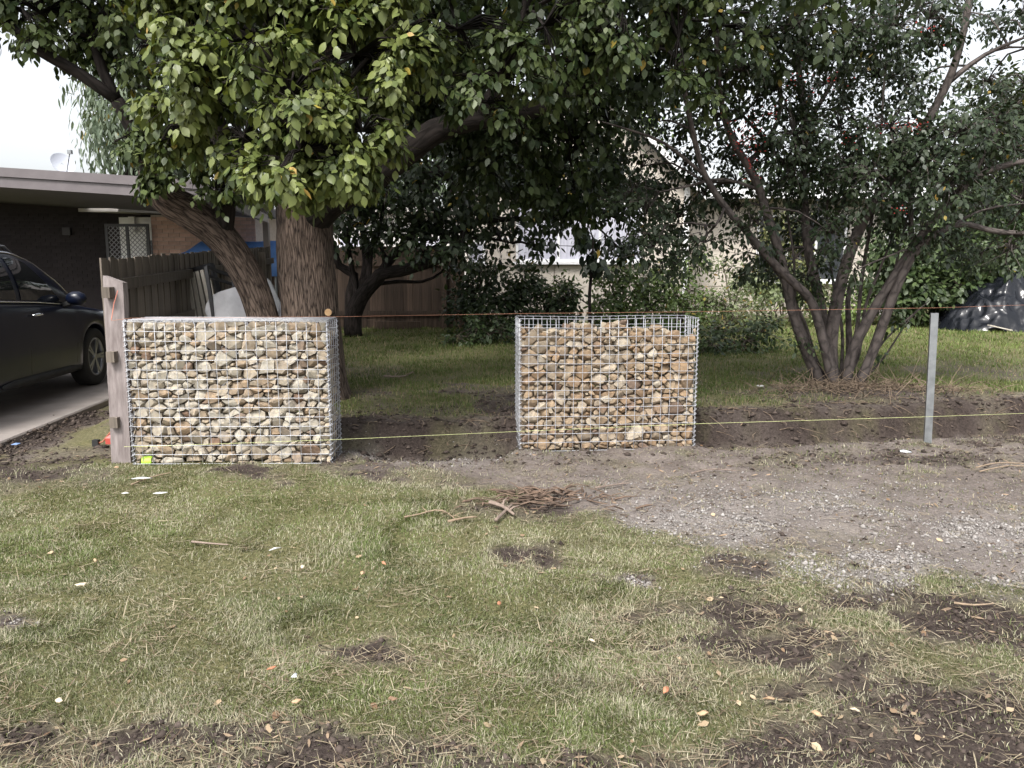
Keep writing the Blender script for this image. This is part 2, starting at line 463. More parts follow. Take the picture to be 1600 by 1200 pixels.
# ------------------------------------------------------------------ grass blades, straw, pebbles
def blades(N, xr, yr, dens_fn, len_fn, wid, col_fn, lod=True, flat=0.5):
    """positions by rejection, returns arrays of a 5-vertex blade"""
    got = []; tot = 0
    while tot < N:
        k = 400000
        X = rng.uniform(xr[0], xr[1], k)
        if lod:
            u = rng.random(k); Y = 1 / (1 / yr[0] + u * (1 / yr[1] - 1 / yr[0]))     # density ~ 1/Y^2
        else: Y = rng.uniform(yr[0], yr[1], k)
        keep = (np.abs(X) < 0.72 * Y + 0.9)
        keep &= rng.random(k) < dens_fn(X, Y)
        got.append(np.stack([X[keep], Y[keep]], -1)); tot += keep.sum()
    A = np.concatenate(got)[:N]
    X, Y = A[:, 0], A[:, 1]
    return X, Y
def blade_mesh(name, X, Y, Z, L, W, lean, az, C, mat, k1=0.55, k2=1.25):
    n = len(X)
    d = np.stack([np.cos(az), np.sin(az), 0 * az], -1); s = np.stack([-np.sin(az), np.cos(az), 0 * az], -1)
    tw = rng.normal(0, 0.5, n); s = s * np.cos(tw)[:, None] + np.array([0, 0, 1.0]) * (np.sin(tw) * 0.5)[:, None]
    B = np.stack([X, Y, Z], -1)
    up = np.array([0, 0, 1.0])
    l1 = lean * k1; l2 = np.minimum(lean * k2, 1.66)
    m = B + (L * 0.5)[:, None] * (d * np.sin(l1)[:, None] + up * np.cos(l1)[:, None])
    t = m + (L * 0.5)[:, None] * (d * np.sin(l2)[:, None] + up * np.cos(l2)[:, None])
    w = (W / 2)[:, None]
    V = np.stack([B - s * w, B + s * w, m + s * w * 0.8, m - s * w * 0.8, t], 1).reshape(-1, 3)
    o = np.arange(n) * 5
    F = np.stack([o, o + 1, o + 2, o + 3, o + 3, o + 2, o + 4], -1).reshape(-1)
    fn = np.tile([4, 3], n)
    return np_mesh(name, V, fn, F, np.repeat(C, 5, 0), mat, kind='stuff')
def lerp(a, b, t): return np.array(a) * (1 - t[:, None]) + np.array(b) * t[:, None]

def dens_front(X, Y):
    so, gr, dk, yd = masks(X, Y)
    clump = fbm(X * 3.5, Y * 3.5, 60, 4)
    s = Y - y_line(X)
    d = np.clip(1 - 1.05 * so, 0.06, 1) * (0.4 + 1.1 * sstep(0.35, 0.6, clump)) * (1 - yd)
    d = d * (s < 0.25) * ~((X > -2.95) & (X < -1.35) & (Y > 5.84) & (Y < 6.5))
    d = d * (X > -4.4 - 0.09 * (Y - 6.66)) * (1 - 0.9 * gr)
    return d
X, Y = blades(300000, (-6, 6), (1.75, 8.0), dens_front, None, None, None)
so, gr, dk, yd = masks(X, Y)
tall = sstep(0.55, 0.75, fbm(X * 2.2, Y * 2.2, 70, 3))
L = rng.uniform(0.012, 0.031, len(X)) * (1 + 0.8 * tall) * (0.8 + 0.2 * Y / 4)
W = rng.uniform(0.002, 0.0042, len(X)) * (0.75 + 0.25 * Y / 3)
lean = np.clip(rng.normal(0.95, 0.35, len(X)), 0.1, 1.45)
# locally combed directions so tufts read
az = 2 * math.pi * 2 * vnoise(X * 2.5, Y * 2.5, 77) + rng.normal(0, 1.3, len(X))
t = np.clip(fbm(X * 1.3, Y * 1.3, 80, 4) * 1.0 + rng.normal(0, 0.22, len(X)) - 0.02, 0, 1)
C = lerp((0.062, 0.085, 0.03), (0.175, 0.185, 0.088), t)
pxg, pyg, _d = proj(X, Y, 0 * X)
fresh = np.maximum(sstep(0.50, 0.66, fbm(X * 0.9 + 5, Y * 0.9, 85, 3)) * .7, 1.1 * ell(pxg, pyg, 720, 850, 330, 90) * sstep(.3, .55, fbm(X * 3, Y * 3, 86, 3)))[:, None]
C = C * (1 - 0.5 * fresh) + 0.5 * fresh * np.array((0.145, 0.20, 0.05))
straw = rng.random(len(X)) < 0.28 + 0.25 * sstep(0.45, 0.65, fbm(X * 1.7, Y * 1.7, 90, 3)) + 0.2 * sstep(0.1, 0.5, so)
C[straw] = lerp((0.22, 0.205, 0.13), (0.42, 0.395, 0.30), rng.random(straw.sum()))
C *= rng.uniform(0.75, 1.25, len(X))[:, None]
Z = height(X, Y) + fine(X, Y, so)
tag(blade_mesh('grass', X, Y, Z - 0.002, L, W, lean, az, C, M['grass']), 'matted short verge grass mixed with pale straw', None)

def dens_yard(X, Y):
    so, gr, dk, yd = masks(X, Y)
    return yd * np.clip(1 - 0.95 * so, 0.05, 1) * (0.35 + sstep(0.35, 0.65, fbm(X * 2.5, Y * 2.5, 61, 3))) * (X > -3.45 - 0.122 * (Y - 6.4))
X, Y = blades(110000, (-5, 14), (6.8, 19), dens_yard, None, None, None)
so, *_ = masks(X, Y)
L = rng.uniform(0.03, 0.065, len(X)) * (0.7 + Y / 20); W = rng.uniform(0.004, 0.008, len(X)) * Y / 9
lean = np.clip(rng.normal(0.9, 0.35, len(X)), 0.1, 1.45); az = rng.uniform(0, 6.28, len(X))
t = np.clip(fbm(X * 0.8, Y * 0.8, 81, 4) + rng.normal(0, 0.2, len(X)), 0, 1)
C = lerp((0.055, 0.088, 0.022), (0.15, 0.19, 0.058), t) * (1 + .3 * sstep(3.5, 6, X))[:, None]  # lighter towards the right, brighter light there put into the blade colour
st = rng.random(len(X)) < 0.12 + 0.3 * so
C[st] = lerp((0.2, 0.16, 0.08), (0.36, 0.31, 0.2), rng.random(st.sum()))
tag(blade_mesh('yard_grass', X, Y, height(X, Y), L, W, lean, az, C, M['grass']), 'thin green lawn growing under the garden trees', None)

# dry straw lying flat
def dens_straw(X, Y):
    so, gr, dk, yd = masks(X, Y)
    s = Y - y_line(X)
    band = np.exp(-((Y - 8.0) / 0.5) ** 2) * (X > 2.2) * 1.3
    return np.clip(0.12 + 0.55 * sstep(0.55, 0.72, fbm(X * 3, Y * 3, 95, 3)) + 0.25 * (so > 0.2) * (so < 0.8) + band, 0, 1) * ~((s > -0.1) & (s < 0.4) & (X < 1.6))*(X > -4.4 - 0.09 * (Y - 6.66))
X, Y = blades(22000, (-6, 9), (1.8, 9.0), dens_straw, None, None, None)
so, *_ = masks(X, Y)
L = rng.uniform(0.03, 0.10, len(X)) * np.where(rng.random(len(X)) < 0.06, 2.0, 1.0); W = rng.uniform(0.0018, 0.004, len(X)) * (0.8 + 0.25 * Y / 3)
lean = np.clip(rng.normal(1.5, 0.12, len(X)), 1.0, 1.62)
C = lerp((0.16, 0.125, 0.08), (0.36, 0.31, 0.22), rng.random(len(X)))
brown = rng.random(len(X)) < np.where(Y > 7, 0.6, 0.2)
C[brown] = lerp((0.07, 0.05, 0.035), (0.19, 0.135, 0.095), rng.random(brown.sum()))
tag(blade_mesh('dry_straw', X, Y, height(X, Y) + fine(X, Y, so) + 0.012, L, W, lean, rng.uniform(0, 6.28, len(X)), C, M['litter'], .97, 1.04), 'dead straw and dry stalks lying over grass and bare soil', None)

# pebbles: little octahedral stones
def pebble_mesh(name, X, Y, Z, R, C, mat, kind='stuff'):
    n = len(X)
    base = np.array([(1, 0, 0), (0.3, 0.9, 0.1), (-0.9, 0.4, 0), (-0.6, -0.8, 0.1), (0.5, -0.85, 0), (0.1, 0.1, 0.75), (0, 0, -0.4)], float)
    V = base[None] * (1 + rng.normal(0, 0.2, (n, 7, 3)))
    a = rng.uniform(0, 6.28, n); ca, sa = np.cos(a)[:, None], np.sin(a)[:, None]
    x, y, z = V[..., 0], V[..., 1] * rng.uniform(0.6, 1, (n, 1)), V[..., 2] * rng.uniform(0.6, 1.1, (n, 1))
    V = np.stack([x * ca - y * sa, x * sa + y * ca, z], -1) * R[:, None, None] + np.stack([X, Y, Z], -1)[:, None]
    T = []
    for k in range(5): T += [k, (k + 1) % 5, 5, (k + 1) % 5, k, 6]
    F = (np.array(T)[None] + 7 * np.arange(n)[:, None]).reshape(-1)
    return np_mesh(name, V.reshape(-1, 3), np.full(n * 10, 3), F, np.repeat(C, 7, 0), mat, kind=kind)
def dens_peb(X, Y):
    so, gr, dk, yd = masks(X, Y)
    return np.clip(gr * 1.1 - 0.2, 0, 1) ** 1.5 * (.25 + 1.1 * sstep(.42, .62, fbm(X * 3.3, Y * 3.3, 140, 3))) + 0.05 * so * (gr > .05)
X, Y = blades(13000, (-4.3, 7), (3.0, 8.0), dens_peb, None, None, None)
so, *_ = masks(X, Y)
R = np.clip(rng.lognormal(math.log(0.0052), 0.5, len(X)), 0.0028, 0.024)
C = lerp((0.14, 0.125, 0.115), (0.36, 0.34, 0.325), rng.random(len(X)))
tag(pebble_mesh('gravel', X, Y, height(X, Y) + fine(X, Y, so) + 0.002, R, C, M['pebble']), 'pale crushed gravel scattered over bare soil', None)
# soil crumbs
def dens_clod(X, Y):
    so, gr, dk, yd = masks(X, Y)
    return np.clip(so * dk * 1.3, 0, 1) * (Y < 8.3) * np.where((Y > 5.8), 1.3, .35)
X, Y = blades(17000, (-5, 7), (1.8, 8.3), dens_clod, None, None, None)
so, *_ = masks(X, Y)
R = np.clip(rng.lognormal(math.log(0.008), 0.5, len(X)), 0.004, 0.024) * np.where(Y > 6, 1.7, 1.0)
C = lerp((0.025, 0.019, 0.016), (0.105, 0.082, 0.07), rng.random(len(X)))
tag(pebble_mesh('soil_crumbs', X, Y, height(X, Y) + fine(X, Y, so), R, C, M['litter']), 'crumbly dark soil clods on the bare patches', None)

# ------------------------------------------------------------------ house at the back, behind the garden
M['render'] = pmat('cream_sheet', (0.56, 0.505, 0.44), (0.62, 0.565, 0.5), 2, 0.85, 0.1, objrand=0.04)
M['white'] = pmat('white_paint', (0.78, 0.78, 0.79), (0.84, 0.84, 0.85), 5, 0.55, 0.05)
M['sky_glass'] = pmat('sky_tinted_glass', (0.42, 0.42, 0.5), (0.62, 0.62, 0.7), 3, 0.12, 0.0, stretch=(4, 4, 0.5))  # pale lavender puts the sky's reflection into the pane colour
M['darkglass'] = pmat('dark_glass', (0.03, 0.035, 0.04), (0.07, 0.075, 0.08), 2, 0.06, 0.0)
M['roofing'] = pmat('grey_roofing', (0.3, 0.28, 0.27), (0.42, 0.4, 0.38), 4, 0.7, 0.2)
def gable_house():
    Y0 = 18.6
    xl, xr = P(728, 300, Y0).x, P(1076, 300, Y0).x
    ze = P(1080, 290, Y0).z; za = P(903, 112, Y0).z; xm = (xl + xr) / 2; zb = 0.15
    t = thing('cream_house', 'cream sheet clad gabled house with white window behind the garden shrubs', 'house', (xm, Y0, zb))
    mb = MB(); mb.add([(xl, Y0 + .03, zb), (xr, Y0 + .03, zb), (xr, Y0 + .03, ze), (xm, Y0 + .03, za), (xl, Y0 + .03, ze), (xl, Y0 + 9, zb), (xr, Y0 + 9, zb), (xr, Y0 + 9, ze), (xm, Y0 + 9, za), (xl, Y0 + 9, ze)],
                      [(0, 1, 2, 3, 4), (9, 8, 7, 6, 5), (0, 4, 9, 5), (1, 6, 7, 2)])
    mb.build('wall', M['render'], t)
    # cladding sheets with cover-strip joints
    zrows = [zb + 0.15, 1.45, P(900, 373, Y0).z, ze - 0.03]
    zrows = [zb + 0.15, 1.55, 2.16, ze - 0.03]
    ncol = 5
    wx0, wx1 = P(806, 400, Y0).x, P(1003, 400, Y0).x
    wz0, wz1 = P(806, 405, Y0).z, P(806, 322, Y0).z
    for i in range(ncol):
        a = xl + (xr - xl) * i / ncol + 0.012; b_ = xl + (xr - xl) * (i + 1) / ncol - 0.012
        for j in range(3):
            if j and b_ > wx0 and a < wx1:
                a2, b2 = a, b_
                if a < wx0 - .1: b2 = wx0 - 0.03
                elif b_ > wx1 + .1: a2 = wx1 + 0.03
                else: continue
            else: a2, b2 = a, b_
            m = MB(); m.box((a2, Y0, zrows[j] + 0.01), (b2, Y0 + 0.028, zrows[j + 1] - 0.01)); m.build('cladding_sheet', M['render'], t)
    m = MB(); k = 0.02
    m.add([(xl + .3, Y0, ze + .02), (xr - .3, Y0, ze + .02), (xm, Y0, za - .28), (xl + .3, Y0 + .028, ze + .02), (xr - .3, Y0 + .028, ze + .02), (xm, Y0 + .028, za - .28)], [(0, 1, 2), (0, 3, 4, 1), (1, 4, 5, 2), (2, 5, 3, 0)])
    m.build('gable_sheet', M['render'], t)
    m = MB(); m.box((xr - 0.1, Y0 - 0.03, zb), (xr + 0.03, Y0 - 0.003, ze)); m.build('corner_board', M['white'], t)
    m = MB(); m.box((xl + .02, Y0 - 0.025, 2.14), (wx0 - .06, Y0 - 0.003, 2.18)); m.box((wx1 + .06, Y0 - 0.025, 2.14), (xr - .12, Y0 - 0.003, 2.18)); m.build('batten', M['white'], t)
    # roof planes with bargeboards
    for sx in (-1, 1):
        xe = xl - 0.35 if sx < 0 else xr + 0.35
        sl = (za - ze) / (xm - xl); z2 = ze - 0.35 * sl
        m = MB(); m.add([(xm, Y0 - .35, za + .06), (xe, Y0 - .35, z2 + .06), (xe, Y0 + 9.3, z2 + .06), (xm, Y0 + 9.3, za + .06), (xm, Y0 - .35, za + .14), (xe, Y0 - .35, z2 + .14), (xe, Y0 + 9.3, z2 + .14), (xm, Y0 + 9.3, za + .14)],
                        [(0, 1, 2, 3), (4, 7, 6, 5), (0, 4, 5, 1), (1, 5, 6, 2), (2, 6, 7, 3)])
        m.build('roof', M['roofing'], t)
        m = MB(); m.add([(xm, Y0 - .38, za - .04), (xe, Y0 - .38, z2 - .04), (xe, Y0 - .38, z2 + .13), (xm, Y0 - .38, za + .13), (xm, Y0 - .355, za - .04), (xe, Y0 - .355, z2 - .04), (xe, Y0 - .355, z2 + .13), (xm, Y0 - .355, za + .13)],
                        [(0, 1, 2, 3), (7, 6, 5, 4), (0, 4, 5, 1), (3, 2, 6, 7), (1, 5, 6, 2)])
        m.build('bargeboard', M['white'], t)
    def window(x0, x1, z0, z1, y, cols, mat):
        m = MB(); w = 0.06
        for i in range(cols + 1):
            x = x0 + (x1 - x0) * i / cols; m.box((x - w / 2, y - 0.05, z0), (x + w / 2, y + 0.015, z1))
        m.box((x0 - w / 2, y - 0.053, z0 - w), (x1 + w / 2, y + 0.015, z0)); m.box((x0 - w / 2, y - 0.053, z1), (x1 + w / 2, y + 0.015, z1 + w))
        f = m.build('window', M['white'], t)
        for i in range(cols):
            m = MB(); m.box((x0 + (x1 - x0) * i / cols + w / 2, y - 0.02, z0), (x0 + (x1 - x0) * (i + 1) / cols - w / 2, y - 0.005, z1)); sub(m, 'pane', mat, f)
        m = MB(); m.box((x0 - .1, y - 0.12, z0 - w - .06), (x1 + .1, y - 0.002, z0 - w - .003)); sub(m, 'sill', M['white'], f)
    window(wx0 + .03, wx1 - .03, wz0, wz1, Y0 - .01, 3, M['sky_glass'])
    xs = P(726, 385, Y0).x
    window(xs + .12, xs + .45, 1.62, 2.05, Y0 - .01, 1, M['sky_glass'])
    # recessed side wing on the right
    Y1 = 20.3
    a, b_ = xr + .04, P(1392, 300, Y1).x; zt = P(1300, 306, Y1).z
    m = MB(); m.box((a, Y1, zb), (b_, Y1 + 6, zt)); m.build('wing_wall', M['render'], t)
    for i in range(4):
        p, q = a + (b_ - a) * i / 4 + .012, a + (b_ - a) * (i + 1) / 4 - .012
        for z0, z1 in ((zb + .12, 1.0), (1.02, 1.9), (1.92, zt - .02)):
            if i in (1, 2) and z0 > 1.5 : continue
            m = MB(); m.box((p, Y1 - .025, z0), (q, Y1 - .003, z1)); m.build('cladding_sheet', M['render'], t)
    m = MB(); m.box((a, Y1 - .7, zt + .06), (b_ + .5, Y1 + 6.4, zt + .14)); m.build('wing_roof', M['roofing'], t)
    m = MB(); m.box((a, Y1 - .76, zt - .12), (b_ + .5, Y1 - .705, zt + .13)); m.build('gutter', M['white'], t)
    w0, w1 = P(1185, 330, Y1).x, P(1322, 330, Y1).x
    window(w0, w1, 1.2, 2.75, Y1 - .03, 3, M['darkglass'])
    m = MB(); m.tube([(b_ - .08, Y1 - .12, zb), (b_ - .08, Y1 - .12, zt)], 0.04, 8); m.build('downpipe', M['white'], t)
gable_house()

# pale house far behind the back fence
def far_house():
    Y0 = 27; a, b_ = P(470, 300, Y0).x, P(735, 300, Y0).x
    t = thing('pale_house', 'pale low house glimpsed beyond the brown back fence', 'house', ((a + b_) / 2, Y0, 0.2))
    zt = 3.3
    m = MB(); m.box((a, Y0, .2), (b_, Y0 + 7, zt)); m.build('wall', pmat('pale_weatherboard', (0.6, 0.58, 0.56), (0.68, 0.66, 0.64), 2, .8, .1), t)
    m = MB(); m.box((a - .4, Y0 - .5, zt + .003), (b_ + .4, Y0 + 7.5, zt + .16)); m.build('roof', M['roofing'], t)
    for x in (a + 1.2, a + 3.6):
        m = MB(); m.box((x, Y0 - .03, 1.3), (x + 1.1, Y0 - .003, 2.5)); w = m.build('window', M['white'], t)
        m = MB(); m.box((x + .07, Y0 - .045, 1.37), (x + 1.03, Y0 - .033, 2.43)); sub(m, 'pane', M['sky_glass'], w)
far_house()

# ------------------------------------------------------------------ brick house and carport on the left
M['fascia'] = pmat('fascia_paint', (0.115, 0.1, 0.106), (0.15, 0.132, 0.138), 4, 0.5, 0.05)
M['brick'] = pmat('pink_brick', (0.5, 0.33, 0.27), (0.64, 0.44, 0.365), 9, 0.9, 0.3, 40, objrand=0.16)
M['brick_shaded'] = pmat('shaded_brown_brick', (0.018, 0.014, 0.016), (0.028, 0.022, 0.024), 9, 0.9, 0.3, 40, objrand=0.2)  # brown brick taken almost to black, carport shade put into the colour
M['mortar'] = pmat('mortar', (0.36, 0.31, 0.28), (0.46, 0.41, 0.37), 20, 0.95, 0.3)
M['blackframe'] = pmat('black_metal', (0.012, 0.012, 0.014), (0.025, 0.025, 0.028), 10, 0.45, 0.0)
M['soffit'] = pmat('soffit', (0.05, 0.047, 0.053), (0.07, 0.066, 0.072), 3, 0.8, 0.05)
def brick_panel(t, x0, x1, z0, z1, y, mat, zlo_bricks):
    bl, bh, g = 0.23, 0.076, 0.01
    me = None; r = 0; z = zlo_bricks
    while z + bh <= z1:
        x = x0 - (0.12 if r % 2 else 0)
        while x < x1:
            a, b_ = max(x, x0), min(x + bl, x1)
            if b_ - a > 0.05:
                if b_ - a > bl - 1e-4:
                    if me is None:
                        m = MB(); m.box((-bl / 2, -.012, 0), (bl / 2, .012, bh)); o = m.build('brick', mat, None); me = o.data; bpy.data.objects.remove(o)
                    o = bpy.data.objects.new('brick', me); o.location = ((a + b_) / 2, y + random.uniform(-.002, .002), z + bh / 2); link(o, t)
                else:
                    m = MB(); m.box((a, y - .012, z), (b_, y + .012, z + bh)); m.build('brick', mat, t)
            x += bl + g
        z += bh + g; r += 1
def brick_house():
    Y0 = 17.2
    xa, xb = P(238, 380, Y0).x, P(400, 380, Y0).x
    t = thing('brick_house', 'pink brick house with white eave and black security door behind paling fence', 'house', (xa, Y0, 0.05))
    zt = P(300, 336, Y0).z
    m = MB(); m.box((xa, Y0 + .006, .05), (xb, Y0 + 5, zt)); m.build('wall', M['mortar'], t)
    brick_panel(t, xa + .005, xb, .2, zt - .01, Y0 + .004, M['brick'], 1.55)
    # recessed doorway bay left of the bricks
    xd = P(160, 380, Y0).x
    m = MB(); m.box((xd, Y0 + .8, .05), (xa - .003, Y0 + 5, zt)); m.build('entry_wall', M['white'], t)
    # white window above the door, with louvre
    m = MB(); m.box((P(196, 345, Y0).x, Y0 + .74, 1.2), (P(234, 345, Y0).x, Y0 + .795, 2.5)); w = m.build('window', M['white'], t)
    m = MB(); m.box((P(202, 345, Y0).x, Y0 + .72, 1.25), (P(229, 345, Y0).x, Y0 + .737, 2.1)); sub(m, 'pane', M['darkglass'], w)
    m = MB(); x0 = P(176, 345, Y0).x; m.box((x0, Y0 + .7, 2.28), (x0 + .13, Y0 + .79, 2.62)); m.build('vent_box', M['white'], t)
    # gutter and eave, sloping slightly
    m = MB(); m.bar((P(199, 330, Y0).x, Y0 - .35, zt + .1), (xb + .3, Y0 - .35, zt - .03), 0.1, 0.11); m.build('gutter', pmat('grey_gutter', (.3, .3, .32), (.38, .38, .4), 5, .5, .05), t)
    m = MB(); m.add([(xd - .3, Y0 - .3, zt + .05), (xb + .4, Y0 - .3, zt + .05), (xb + .4, Y0 + 5.4, zt + .3), (xd - .3, Y0 + 5.4, zt + .3), (xd - .3, Y0 - .3, zt + .12), (xb + .4, Y0 - .3, zt + .12), (xb + .4, Y0 + 5.4, zt + .37), (xd - .3, Y0 + 5.4, zt + .37)],
                    [(0, 3, 2, 1), (4, 5, 6, 7), (0, 1, 5, 4), (1, 2, 6, 5), (2, 3, 7, 6), (3, 0, 4, 7)]); m.build('roof', M['roofing'], t)
    # security screen door standing ajar: frame and diagonal lattice
    y = Y0 - .1; x0, x1 = P(168, 380, y).x, P(232, 380, y).x; z0, z1 = .1, P(200, 352, y).z
    m = MB()
    for x in (x0, (x0 + x1) / 2, x1): m.box((x - .03, y - .02, z0), (x + .03, y + .02, z1))
    for z in (z0, z1): m.box((x0 - .03, y - .023, z - .03), (x1 + .03, y + .023, z + .03))
    dr = m.build('security_door', M['blackframe'], t)
    m = MB(); st = 0.10; w, h = x1 - x0, z1 - z0
    k = -h
    while k < w:
        for sg in (0, 1):
            a0 = max(0, k); a1 = min(w, k + h)
            if a1 > a0:
                p = [(a0, a0 - k), (a1, a1 - k)]
                if sg: p = [(w - u, v) for u, v in p]
                m.bar((x0 + p[0][0], y + .004 * sg, z0 + p[0][1]), (x0 + p[1][0], y + .004 * sg, z0 + p[1][1]), .012, .012, Vector((0, 1, 0)))
        k += st
    sub(m, 'lattice', pmat('grey_lattice', (.2, .2, .22), (.3, .3, .32), 5, .5, 0), dr)
    # brown brick wing under the carport, deep shade put into its colour
    Yw = 19.6; xw = -9.05
    m = MB(); m.add([(x, y, z) for y in (Yw + .006, Yw + 7) for x, z in ((-15, .03), (xw, .03), (xw, 2.93), (-15, 3.2))], [(0, 1, 2, 3), (7, 6, 5, 4), (0, 3, 7, 4), (1, 5, 6, 2), (3, 2, 6, 7)]); m.build('wing_wall', M['brick_shaded'], t)
    brick_panel(t, P(-10, 400, Yw).x, P(190, 400, Yw).x, .2, 2.86, Yw + .004, M['brick_shaded'], 1.0)
    m = MB(); m.box((-15.2, 11.6, .03), (-15.01, Yw, 2.7)); m.build('light_block_wall', M['brick_shaded'], t)  # unseen wall added to keep light out of the carport
    m = MB(); m.box((P(98, 330, Yw).x, Yw - .1, 2.28), (P(110, 330, Yw).x, Yw - .008, 2.46)); m.build('wall_lamp', M['soffit'], t)
brick_house()

def carport():
    Y0, Y1 = 11.4, 15.2
    def top(px, py): return P(px, py, Y0)
    r = top(366, 285); l = top(-260, 245)
    dx = -0.175 * (Y1 - Y0)
    t = thing('carport', 'flat roofed carport with mauve grey fascia beside brick house', 'carport', (r.x, Y0, 0))
    def prism(p, q, y0, y1, d0, d1):
        """slab following the fascia line p-q between depths, d0..d1 below its top"""
        ox0, ox1 = -0.175 * (y0 - Y0), -0.175 * (y1 - Y0)
        v = [(p.x + ox0, y0, p.z - d1), (q.x + ox0, y0, q.z - d1), (q.x + ox1, y1, q.z - d1), (p.x + ox1, y1, p.z - d1),
             (p.x + ox0, y0, p.z - d0), (q.x + ox0, y0, q.z - d0), (q.x + ox1, y1, q.z - d0), (p.x + ox1, y1, p.z - d0)]
        m = MB(); m.add(v, [(0, 3, 2, 1), (4, 5, 6, 7), (0, 1, 5, 4), (1, 2, 6, 5), (2, 3, 7, 6), (3, 0, 4, 7)]); return m
    m = prism(l, r - Vector((.03, 0, 0)), Y0 + .06, 16.75, .05, .2); m.build('roof_deck', M['soffit'], t)
    prism(l, r, Y0 - .03, Y0 + .055, 0, .125).build('gutter', M['fascia'], t)
    prism(l, r - Vector((.02, 0, 0)), Y0 + .0, Y0 + .055, .13, .27).build('fascia_board', M['fascia'], t)
    # side gutter and beam
    e = Vector((.09, 0, 0))
    prism(r - Vector((.0, 0, 0)), r + e, Y0 + .06, Y1, 0, .12).build('gutter', M['fascia'], t)
    prism(r - Vector((.09, 0, 0)), r - Vector((.035, 0, 0)), Y0 + .3, Y1, .21, .36).build('beam', M['fascia'], t)
    for y, ox in ((Y1 - .15, 0), ):
        x = r.x - 0.175 * (y - Y0) - .06
        m = MB(); m.box((x - .05, y - .05, 0), (x + .05, y + .05, r.z - .36)); m.build('post', M['fascia'], t)
    x = l.x + .4
    m = MB(); m.box((x - .05, Y0 + .2, 0), (x + .05, Y0 + .3, l.z - .2)); m.build('post', M['fascia'], t)
    xr_ = -8.95
    m = MB(); m.add([(x, y, z) for y in (16.76, 20.2) for x, z in ((-15.2, 3.22), (xr_, 2.84), (xr_, 2.99), (-15.2, 3.37))], [(0, 1, 2, 3), (7, 6, 5, 4), (0, 4, 5, 1), (1, 5, 6, 2), (2, 6, 7, 3), (3, 7, 4, 0)]); m.build('rear_deck', M['soffit'], t)
    # small roof flashing line seen above the fascia
    t2 = thing('satellite_dish', 'pale grey satellite dish standing on the carport roof', 'satellite dish', P(100, 266, 13.2))
    c = P(97, 257, 13.2)
    m = MB()
    mt = Matrix.Translation(c) @ Matrix.Rotation(math.radians(52), 4, 'Z') @ Matrix.Rotation(math.radians(62), 4, 'X')
    R = .19; prof = [(R * i / 8, .22 * (i / 8) ** 2 * R) for i in range(1, 9)]
    m.lathe(prof, 32, mt); m.lathe([(r_, z - .006) for r_, z in prof[::-1]], 32, mt); m.lathe([prof[-1], (prof[-1][0], prof[-1][1] - .006)], 32, mt)
    m.build('reflector', pmat('dish_grey', (.55, .58, .66), (.62, .65, .72), 4, .5, 0), t2, True)
    m = MB(); m.tube([c + Vector((.02, .1, 0)), c + Vector((.04, .14, -.12)), (c.x + .04, c.y + .14, r.z + .06)], .02, 8); m.build('mast', M['galv_post'], t2)
    p = mt @ Vector((0, 0, .36)); m = MB(); m.tube([mt @ Vector((0, -R, .06)), p], .008, 6); m.box(p - Vector((.03, .03, .03)), p + Vector((.03, .03, .03))); m.build('receiver_arm', M['galv_post'], t2)
carport()

# ------------------------------------------------------------------ fences
def paling_fence(name, label, A, B, h0, h1, mat, rails, side, post_every=2.4, group=None, pw=0.1):
    A, B = Vector(A), Vector(B); d = (B - A); Lh = math.hypot(d.x, d.y); u = Vector((d.x, d.y, 0)).normalized(); nrm = Vector((-u.y, u.x, 0)) * side
    t = thing(name, label, 'fence', A, group)
    mesh = MB(); mesh.box((-pw / 2 - .006, -.007, 0), (pw / 2 + .006, .007, 1)); o = mesh.build('paling', mat, None, centre=False); me = o.data; bpy.data.objects.remove(o)
    n = int(Lh / pw); ang = math.atan2(u.y, u.x)
    for i in range(n):
        f = (i + .5) / n; p = A + d * f; h = h0 + (h1 - h0) * f + random.uniform(-.012, .012)
        o = bpy.data.objects.new('paling', me)
        o.matrix_basis = Matrix.Translation(p + nrm * ((i % 2) * .009 + random.uniform(0, .002))) @ Matrix.Rotation(ang, 4, 'Z') @ Matrix.Rotation(random.uniform(-.004, .004), 4, 'Y') @ Matrix.Diagonal((1, 1, h, 1))
        link(o, t)
    for r in rails:
        m = MB(); off = nrm * -.034
        m.bar(A + off + Vector((0, 0, h0 * r)) - u * .03, B + off + Vector((0, 0, h1 * r)), .045, .095); m.build('rail', mat, t)
    k = 4.0
    while k < Lh - .1:
        p = A + u * k + nrm * -.11; f = k / Lh; z = A.z + d.z * f
        m = MB(); m.box((-.05, -.05, 0), (.05, .05, (h0 + (h1 - h0) * f) - .06), Matrix.Translation(Vector((p.x, p.y, z))) @ Matrix.Rotation(ang, 4, 'Z')); m.build('fence_post', mat, t)
        k += post_every
    return t
paling_fence('paling_fence', 'weathered grey side paling fence between driveway and garden', (-3.33, 6.45, .03), (-4.3, 14.2, .15), 1.56, 1.72, M['paling'], (.24, .58, .86), 1)
paling_fence('paling_fence', 'brown paling back fence behind the dark twisted tree', (-5.4, 16.9, .2), (-1.0, 16.6, .2), 1.72, 1.74, M['paling_brown'], (.2, .8), 1)
m = MB(); m.box((-2.85, 16.3, .2), (-1.9, 16.36, .4)); tag(m.build('garden_sleeper', M['paling_brown'], None), 'old brown timber sleeper on edge at foot of back fence', 'sleeper')

